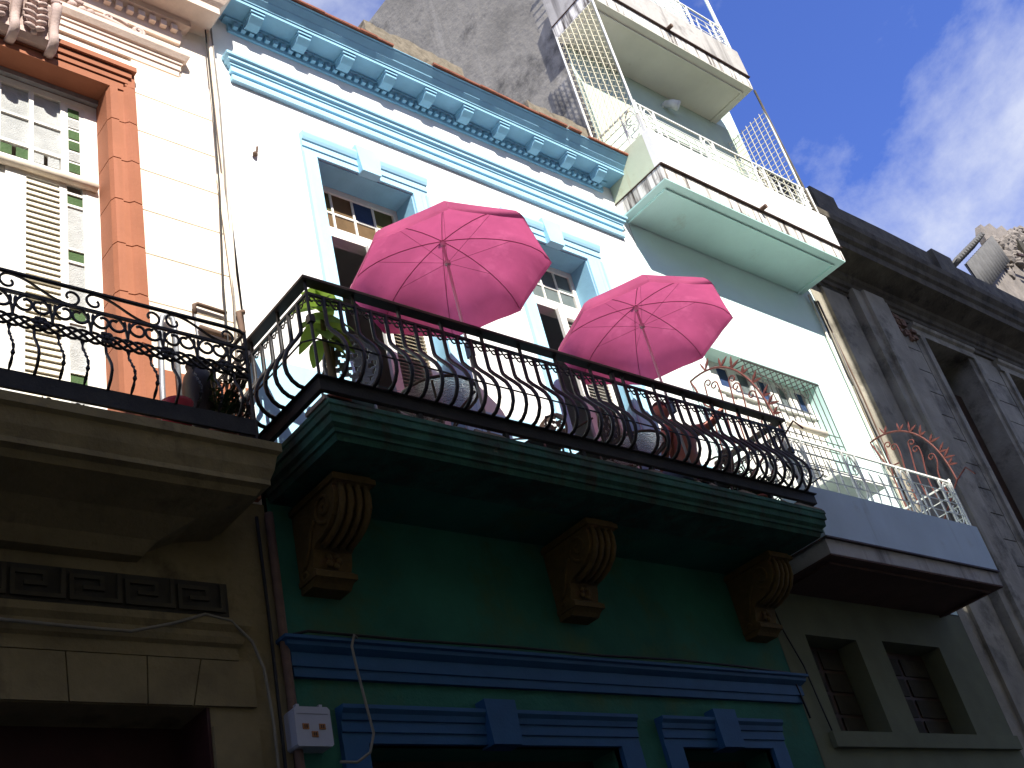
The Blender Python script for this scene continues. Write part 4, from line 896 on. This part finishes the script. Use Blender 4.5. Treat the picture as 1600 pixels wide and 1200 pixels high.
chair('bronze pierced metal chair left of the right glass table', 7.78, -0.55, R(200), chair_brown, 3, 0.23)
chair('dark pierced metal chair right of the seated person', 9.62, -0.5, R(250), chair_brown, 4, 0.18)

# ================================================================== seated person
PP = thing('person', 'shirtless seated person with one arm stretched along the railing', 'person', (9.20, -0.60, 6.42), None, False)
def skinmesh(name, verts, edges, rad, m_, parent, root=0, sub=2):
    me = bpy.data.meshes.new(name); me.from_pydata(verts, edges, []); o = bpy.data.objects.new(name, me); COL.objects.link(o); attach(o, parent)
    bm = bmesh.new(); bm.from_mesh(me); ly = bm.verts.layers.skin.verify(); bm.verts.ensure_lookup_table()
    for i, v in enumerate(bm.verts):
        q = rad[i] if isinstance(rad[i], tuple) else (rad[i], rad[i]); v[ly].radius = q; v[ly].use_root = (i == root)
    bm.to_mesh(me); bm.free()
    o.modifiers.new('skin', 'SKIN').use_smooth_shade = True; ss = o.modifiers.new('sub', 'SUBSURF'); ss.levels = sub; ss.render_levels = sub
    me.materials.append(m_); return o
V = [(0, 0, 0.50), (0, 0.0, 0.66), (0, -0.01, 0.82), (0, -0.02, 0.96), (-0.06, -0.02, 1.06), (-0.12, -0.03, 1.12),      # pelvis..neck 0-5
     (0.17, -0.03, 1.01), (0.38, -0.14, 1.06), (0.50, -0.27, 1.17), (0.53, -0.31, 1.235),                            # right arm 6-9
     (-0.17, -0.02, 1.00), (-0.27, -0.02, 0.78), (-0.16, 0.16, 0.66), (-0.12, 0.22, 0.64),                           # left arm 10-13
     (0.10, 0.02, 0.50), (0.16, 0.42, 0.50), (0.17, 0.44, 0.10), (0.17, 0.36, 0.05),                                 # right leg 14-17
     (-0.10, 0.02, 0.50), (-0.16, 0.42, 0.50), (-0.18, 0.44, 0.10), (-0.18, 0.36, 0.05)]                             # left leg 18-21
E_ = [(0, 1), (1, 2), (2, 3), (3, 4), (4, 5), (3, 6), (6, 7), (7, 8), (8, 9), (3, 10), (10, 11), (11, 12), (12, 13), (0, 14), (14, 15), (15, 16), (16, 17), (0, 18), (18, 19), (19, 20), (20, 21)]
rad = [(0.18, 0.14), (0.18, 0.135), (0.19, 0.14), (0.18, 0.13), 0.085, 0.065, 0.085, 0.062, 0.046, 0.036, 0.072, 0.05, 0.038, 0.03, 0.095, 0.07, 0.045, 0.04, 0.095, 0.07, 0.045, 0.04]
V = [(x, y, z) for x, y, z in V]
skinmesh('body', V, E_, rad, skin, PP)
hd = MB()
for i in range(13):
    for j in range(20):
        th = math.pi * i / 12; ph = 2 * math.pi * j / 20
        x = 0.076 * math.sin(th) * math.cos(ph); y = 0.098 * math.sin(th) * math.sin(ph); z = -0.118 * math.cos(th)
        if z < -0.02: x *= 1 - 0.28 * (-z - 0.02) / 0.1; y = y * (1 - 0.15 * (-z - 0.02) / 0.1) + 0.012 * (-z / 0.1)
        hd.v.append((x, y, z))
for i in range(12):
    for j in range(20): hd.f.append((i * 20 + j, i * 20 + (j + 1) % 20, (i + 1) * 20 + (j + 1) % 20, (i + 1) * 20 + j))
hd.tube([(0, 0.088, 0.02), (0, 0.108, -0.012), (0, 0.118, -0.028), (0, 0.10, -0.036)], [0.008, 0.012, 0.015, 0.006], 6)
for s in (-1, 1):
    hd.ball((s * 0.078, -0.005, -0.008), 0.010, 0.022, 0.034, 6, 5); hd.ball((s * 0.03, 0.086, 0.012), 0.014, 0.012, 0.008, 6, 5)
hd.tube([(-0.024, 0.092, -0.062), (0, 0.099, -0.060), (0.024, 0.092, -0.062)], 0.006, 5)
head = hd.build('head', skin, PP, True); head.location = (-0.17, -0.03, 1.215); head.rotation_euler = (R(-6), R(5), R(70))
hr = MB()
for i in range(9):
    for j in range(20):
        th = math.pi * 0.56 * i / 8; ph = 2 * math.pi * j / 20; k = 1.09 + 0.02 * math.sin(7 * ph + 3 * th)
        back = 1.0 if math.sin(ph) < 0.25 else 0.62
        t2 = th * back; hr.v.append((0.08 * k * math.sin(t2) * math.cos(ph), 0.10 * k * math.sin(t2) * math.sin(ph) - 0.006, 0.118 * k * math.cos(t2)))
for i in range(8):
    for j in range(20): hr.f.append((i * 20 + j, i * 20 + (j + 1) % 20, (i + 1) * 20 + (j + 1) % 20, (i + 1) * 20 + j))
hr.build('hair', hairm, head, True)
# hand gripping the rail, the other on the knee
def hand(base, dirv, down, name):
    d = Vector(dirv).normalized(); dn = Vector(down).normalized(); s = d.cross(dn).normalized(); b = Vector(base)
    v = [b, b + d * 0.05, b + d * 0.085]; e = [(0, 1), (1, 2)]; rd = [(0.028, 0.022), (0.04, 0.018), (0.04, 0.016)]
    for k, (o, L) in enumerate(((-0.033, 0.060), (-0.011, 0.072), (0.011, 0.068), (0.033, 0.052))):
        i0 = len(v); p = b + d * 0.088 + s * o
        v += [p, p + d * L * 0.45 + dn * 0.008, p + d * L * 0.7 + dn * 0.03, p + d * L * 0.72 + dn * 0.055]; e += [(2, i0), (i0, i0 + 1), (i0 + 1, i0 + 2), (i0 + 2, i0 + 3)]; rd += [0.0105, 0.010, 0.009, 0.0075]
    i0 = len(v); p = b + d * 0.03 - s * 0.03; v += [p, p - s * 0.028 + d * 0.025 + dn * 0.01, p - s * 0.03 + d * 0.055 + dn * 0.025]; e += [(0, i0), (i0, i0 + 1), (i0 + 1, i0 + 2)]; rd += [0.014, 0.011, 0.009]
    return skinmesh(name, [tuple(q) for q in v], e, rd, skin, PP)
hand((0.53, -0.31, 1.245), (0.75, -0.6, 0.1), (0.1, -0.1, -1), 'hand'); hand((-0.12, 0.22, 0.64), (0.2, 1, -0.1), (0, 0, -1), 'hand')
skinmesh('shorts', [(0, 0, 0.47), (0, 0.0, 0.60), (0.10, 0.02, 0.50), (0.15, 0.30, 0.51), (-0.10, 0.02, 0.50), (-0.15, 0.30, 0.51)], [(0, 1), (0, 2), (2, 3), (0, 4), (4, 5)], [(0.17, 0.14), (0.165, 0.135), 0.115, 0.10, 0.115, 0.10], denim, PP)
ST = thing('low_stool', 'dark low stool under the seated person', 'stool', (9.20, -0.58, 6.42), None, False)
MB().lathe((0, 0, 0.30), [(0.17, 0.0), (0.18, 0.015), (0.17, 0.03)], 16).build('seat', brown_wood, ST)
for k in range(4): MB().tube([(0.12 * math.cos(R(45 + 90 * k)), 0.12 * math.sin(R(45 + 90 * k)), 0.30), (0.16 * math.cos(R(45 + 90 * k)), 0.16 * math.sin(R(45 + 90 * k)), 0.0)], 0.014, 6).build('leg', brown_wood, ST, True)

# ================================================================== plants and clutter
def leaf(m, base, dirv, L, wd, droop=0.25):
    d = Vector(dirv).normalized(); s = d.cross(Vector((0, 0, 1)));  s = s.normalized() if s.length > 0.05 else Vector((1, 0, 0))
    u = s.cross(d).normalized(); n = 6; vs = []
    for i in range(n + 1):
        t = i / n; c = Vector(base) + d * L * t + Vector((0, 0, -1)) * droop * L * t * t; wv = wd * math.sin(math.pi * min(1, t * 0.92 + 0.06)) ** 0.8 * 0.5
        vs += [c - s * wv + u * wv * 0.35, c, c + s * wv + u * wv * 0.35]
    m.add(vs, [q for i in range(n) for q in ((3 * i, 3 * i + 1, 3 * i + 4, 3 * i + 3), (3 * i + 1, 3 * i + 2, 3 * i + 5, 3 * i + 4))])
PL = thing('potted_plant', 'tall variegated leafy plant at the left corner behind the black railing', 'plant', (4.66, -0.78, 6.42), None, False)
MB().lathe((0, 0, 0), [(0.09, 0), (0.12, 0.18), (0.135, 0.2), (0.135, 0.23), (0.11, 0.23)], 14).build('pot', terracotta, PL, True)
MB().tube([(0, 0, 0.2), (0.02, 0.01, 0.5), (0.0, 0.0, 0.9), (0.04, 0.02, 1.28)], [0.03, 0.028, 0.024, 0.016], 7).build('stem', stem_m, PL, True)
MB().tube([(0.05, 0.03, 0.2), (0.07, 0.04, 0.6), (0.1, 0.02, 0.95)], [0.022, 0.02, 0.012], 7).build('stem', stem_m, PL, True)
for i, (a, z, el, L) in enumerate(((20, 1.10, 0.9, 0.30), (150, 1.05, 0.35, 0.28), (250, 1.0, 0.1, 0.30), (320, 1.02, 0.3, 0.28), (80, 0.98, 0.3, 0.30), (200, 0.92, -0.3, 0.30), (290, 0.90, -0.4, 0.30), (10, 0.88, 0.1, 0.26), (120, 0.86, -0.2, 0.26), (240, 0.80, -0.6, 0.24), (330, 0.78, -0.5, 0.24), (40, 1.0, 0.6, 0.24), (180, 1.12, 0.8, 0.22), (275, 1.12, 0.5, 0.26), (220, 1.02, -0.1, 0.22), (100, 0.70, -0.3, 0.2), (305, 0.66, -0.7, 0.2))):
    m = MB(); leaf(m, (0.02, 0.01, z + 0.14), (math.cos(R(a)), math.sin(R(a)), el), L, 0.18, 0.5); m.build('leaf', leaf_m, PL, True)
def bush(name, label, x, y, z0, n, h, m_, pot=True, sp=0.18, cat='plant'):
    r = thing(name, label, cat, (x, y, z0), None, False)
    if pot: MB().lathe((0, 0, 0), [(0.10, 0), (0.13, 0.17), (0.145, 0.18), (0.145, 0.21), (0.12, 0.21)], 12).build('pot', terracotta, r, True)
    st = MB(); lf_ = MB(); rnd = random.Random(n)
    for k in range(n):
        a = rnd.uniform(0, 6.28); hh = rnd.uniform(0.5, 1.0) * h; q = rnd.uniform(0.3, 1.0) * sp
        pts = bez((0, 0, 0.18), (q * 0.3 * math.cos(a), q * 0.3 * math.sin(a), 0.2 + hh * 0.4), (q * math.cos(a), q * math.sin(a), 0.2 + hh * 0.8), (q * 1.3 * math.cos(a), q * 1.3 * math.sin(a), 0.2 + hh), 6); st.tube(pts, 0.006, 4)
        for p in pts[2:]:
            for _ in range(3): leaf(lf_, p, (rnd.uniform(-1, 1), rnd.uniform(-1, 1), rnd.uniform(-.3, .8)), rnd.uniform(0.05, 0.1), 0.03, 0.2)
    st.build('stems', stem_m, r); lf_.build('foliage', m_, r, False, True); return r
bush('potted_plant', 'dark spiky plant in a pot at the right end of the black railing', 10.25, -0.55, 6.42, 16, 0.5, leaf_d)
bush('potted_plant', 'dark bushy plant at the right end of the curled railing', 3.80, -0.45, 6.13, 22, 0.55, leaf_d, True, 0.2)
bush('potted_plant', 'small low plant next to the corner of the black railing', 10.0, -0.75, 6.42, 9, 0.22, leaf_d, True, 0.16)
tg = thing('iron_plant_stand', 'tangled dark wire plant stand at the right end of the black railing', 'plant stand', (10.2, -0.7, 6.42), None, False)
m = MB(); rnd = random.Random(5)
for k in range(16):
    cx, cz, q = rnd.uniform(-0.35, 0.35), rnd.uniform(0.15, 0.62), rnd.uniform(0.05, 0.12)
    m.tube([(p[0], rnd.uniform(-.12, .12), p[1]) for p in spiral(cx, cz, q, q * 0.3, rnd.uniform(0, 6), rnd.uniform(9, 13), 16)], 0.007, 4)
m.build('curled_wires', iron, tg)
for k in range(4): MB().tube([(-0.3 + 0.2 * k, 0.1 * (-1) ** k, 0), (-0.3 + 0.2 * k, 0.05, 0.7)], 0.01, 5).build('leg', iron, tg)
bd = MB().tube([(9.75, -0.62, 6.62), (10.55, -0.80, 7.36)], 0.016, 5); tag(bd.build('red_bar', red_iron), 'thin red bar leaning diagonally at the right end of the black railing', 'bar')
jr = thing('clay_jar', 'dark brown round clay jar behind the curled railing', 'jar', (3.70, -0.40, 6.13), None, False)
MB().lathe((0, 0, 0.0), [(0.08, 0.0), (0.10, 0.3), (0.125, 0.55), (0.13, 0.66), (0.11, 0.76), (0.075, 0.82), (0.085, 0.84), (0.08, 0.86)], 18).build('jar_body', jar_m, jr, True)
MB().lathe((0, 0, 0.86), [(0.09, 0), (0.09, 0.015), (0.02, 0.05), (0.025, 0.08)], 14).build('lid', jar_m, jr, True)
bs = MB().lathe((3.42, -0.55, 6.13), [(0.09, 0), (0.115, 0.33), (0.125, 0.35), (0.115, 0.35), (0.085, 0.02)], 18); tag(bs.build('plastic_basin', red_plastic, None, True), 'red plastic basin on the cream house balcony floor', 'basin')

# ================================================================== pipes, cables and meter
def pipe(name, pts, r, m_, label, cat, n=8): return tag(MB().tube(pts, r, n).build(name, m_, None, True), label, cat)
pipe('bent_pipe', [(3.565, -0.06, 6.13), (3.575, -0.06, 7.0), (3.595, -0.06, 7.62), (3.615, -0.07, 7.70), (3.66, -0.07, 7.73), (3.70, -0.07, 7.70), (3.715, -0.07, 7.63), (3.72, -0.06, 6.85)], 0.024, pipe_grey, 'grey metal pipe bent in a hairpin beside the orange door surround', 'pipe')
br_ = thing('pipe_bracket', 'brown rusty pipe frame fixed to the wall between the two houses', 'pipe', (4.05, -0.05, 7.6))
MB().tube([(3.92, -0.05, 7.84), (3.92, -0.05, 7.93), (3.95, -0.05, 7.95), (4.22, -0.05, 7.93)], 0.019, 8).build('upper_arm', pipe_brown, br_, True)
MB().tube([(3.95, -0.05, 7.70), (4.24, -0.05, 7.67)], 0.026, 8).build('lower_arm', pipe_brown, br_, True)
MB().tube([(3.92, -0.05, 7.84), (3.95, -0.05, 6.9)], 0.006, 5).build('drop_wire', pipe_grey, br_, True)
pipe('vent_pipe', [(4.30, -0.06, 9.6), (4.33, -0.06, 7.98), (4.33, -0.06, 7.93)], 0.028, pipe_cream, 'cream vertical pipe at the edge of the white wall', 'pipe')
pipe('elbow_pipe', [(4.36, -0.10, 7.95), (4.31, -0.10, 7.93), (4.33, -0.10, 7.72), (4.29, -0.10, 7.70)], 0.026, pipe_brown, 'short brown elbow pipe below the cream pipe', 'pipe')
pipe('down_pipe', [(4.385, -0.05, 12.3), (4.365, -0.05, 10.5), (4.36, -0.05, 9.0), (4.30, -0.05, 7.5), (4.30, -0.05, 6.45)], 0.022, pipe_cream, 'long pale down pipe between the cream and the white house', 'pipe')
for k, (dx, m_, lb) in enumerate(((0.03, wire_grey, 'grey cable running down the joint between cream and white house'), (-0.035, wire_black, 'black cable running down the joint between cream and white house'))):
    pipe('wall_cable', [(4.36 + dx, -0.075, 12.0), (4.35 + dx * 1.2, -0.08, 10.6), (4.31 + dx, -0.08, 9.4), (4.26 + dx * 1.5, -0.07, 8.2), (4.22 + dx, -0.07, 7.2), (4.2 + dx, -0.07, 6.4)], 0.009, m_, lb, 'cable', 5)
pipe('conduit', [(4.40, -0.05, 6.0), (4.40, -0.05, 4.9), (4.42, -0.05, 3.0), (4.42, -0.05, 0.14)], 0.035, pipe_brown, 'brown conduit down the joint of the shaded ground floors', 'pipe')
pipe('wall_cable', [(4.29, -0.05, 5.95), (4.30, -0.05, 5.0), (4.29, -0.06, 4.2), (4.28, -0.06, 3.0)], 0.014, wire_black, 'thick black cable hanging left of the brown conduit', 'cable', 5)
pipe('wall_cable', [(2.3, -0.10, 4.92), (2.8, -0.11, 4.90), (3.2, -0.12, 4.89), (3.5, -0.12, 4.97), (3.75, -0.12, 5.06), (3.95, -0.11, 5.03), (4.12, -0.08, 4.90), (4.20, -0.07, 4.7), (4.23, -0.07, 4.3), (4.23, -0.06, 3.2)], 0.012, wire_pale, 'pale cable sagging across the cream house ground floor cornice', 'cable', 5)
pipe('wall_cable', [(4.97, -0.16, 4.95), (4.94, -0.17, 4.97), (4.91, -0.16, 4.88), (4.92, -0.16, 4.75), (4.97, -0.14, 4.45), (5.0, -0.14, 4.22), (4.95, -0.13, 4.08), (4.85, -0.10, 4.02), (4.72, -0.08, 4.03)], 0.011, wire_pale, 'pale cable looping over the deep blue lintel', 'cable', 5)
pipe('wall_cable', [(4.42, -0.06, 4.97), (4.55, -0.15, 4.98), (5.5, -0.15, 4.972), (6.6, -0.15, 4.985), (7.6, -0.15, 4.972), (8.6, -0.15, 4.99), (9.6, -0.15, 4.975), (10.4, -0.12, 4.96), (10.55, -0.06, 4.85), (10.6, -0.05, 4.5)], 0.012, wire_black, 'black cable lying along the top of the blue lintel', 'cable', 5)
pipe('wall_cable', [(10.66, -0.03, 5.95), (10.72, -0.03, 5.5), (10.86, -0.03, 5.1), (10.9, -0.03, 4.7), (10.95, -0.03, 4.3)], 0.009, wire_black, 'thin black cable down the corner right of the third corbel', 'cable', 5)
for k in range(4):
    q = (0.0, 0.035, -0.03, 0.06)[k]; ph = k * 1.3
    pts = [(14.80 + q + 0.03 * math.sin(z * 1.7 + ph), -0.05 - 0.02 * (k % 2), z) for z in [11.4 - i * 0.47 for i in range(12)]]
    pipe('wall_cable', pts, 0.013, (wire_black, wire_grey, wire_pale, pipe_brown)[k], ('black cable', 'grey cable', 'pale cable', 'brown cable')[k] + ' in the bundle at the right corner of the mint house', 'cable', 5)
pipe('wall_cable', [(14.70, -0.04, 11.5), (14.70, -0.04, 6.25)], 0.02, pipe_cream, 'straight cream conduit at the right corner of the mint house', 'cable', 6)
MT = thing('meter_box', 'white electric meter box with three amber windows on the teal wall', 'meter box', (4.5, -0.1, 4.12))
bx = MB().prism([(4.355, 4.135), (4.37, 4.12), (4.635, 4.12), (4.65, 4.135), (4.65, 4.385), (4.63, 4.405), (4.375, 4.405), (4.355, 4.385)], 'y', -0.14, 0.0); bx.build('case', meter_w, MT)
for x, z in ((4.41, 4.24), (4.545, 4.24), (4.478, 4.185)):
    wdw = MB().box(x, x + 0.05, -0.146, -0.139, z, z + 0.04).build('window', meter_win, MT)
    MB().box(x + 0.012, x + 0.020, -0.148, -0.1455, z + 0.008, z + 0.032).box(x + 0.028, x + 0.038, -0.148, -0.1455, z + 0.008, z + 0.032).build('dial_digit', brown_wood, wdw)
for x in (4.39, 4.58): MB().box(x, x + 0.025, -0.12, -0.02, 4.405, 4.43).build('lug', meter_w, MT)
MB().box(4.375, 4.63, -0.143, -0.139, 4.35, 4.356).build('seam', pipe_grey, MT)
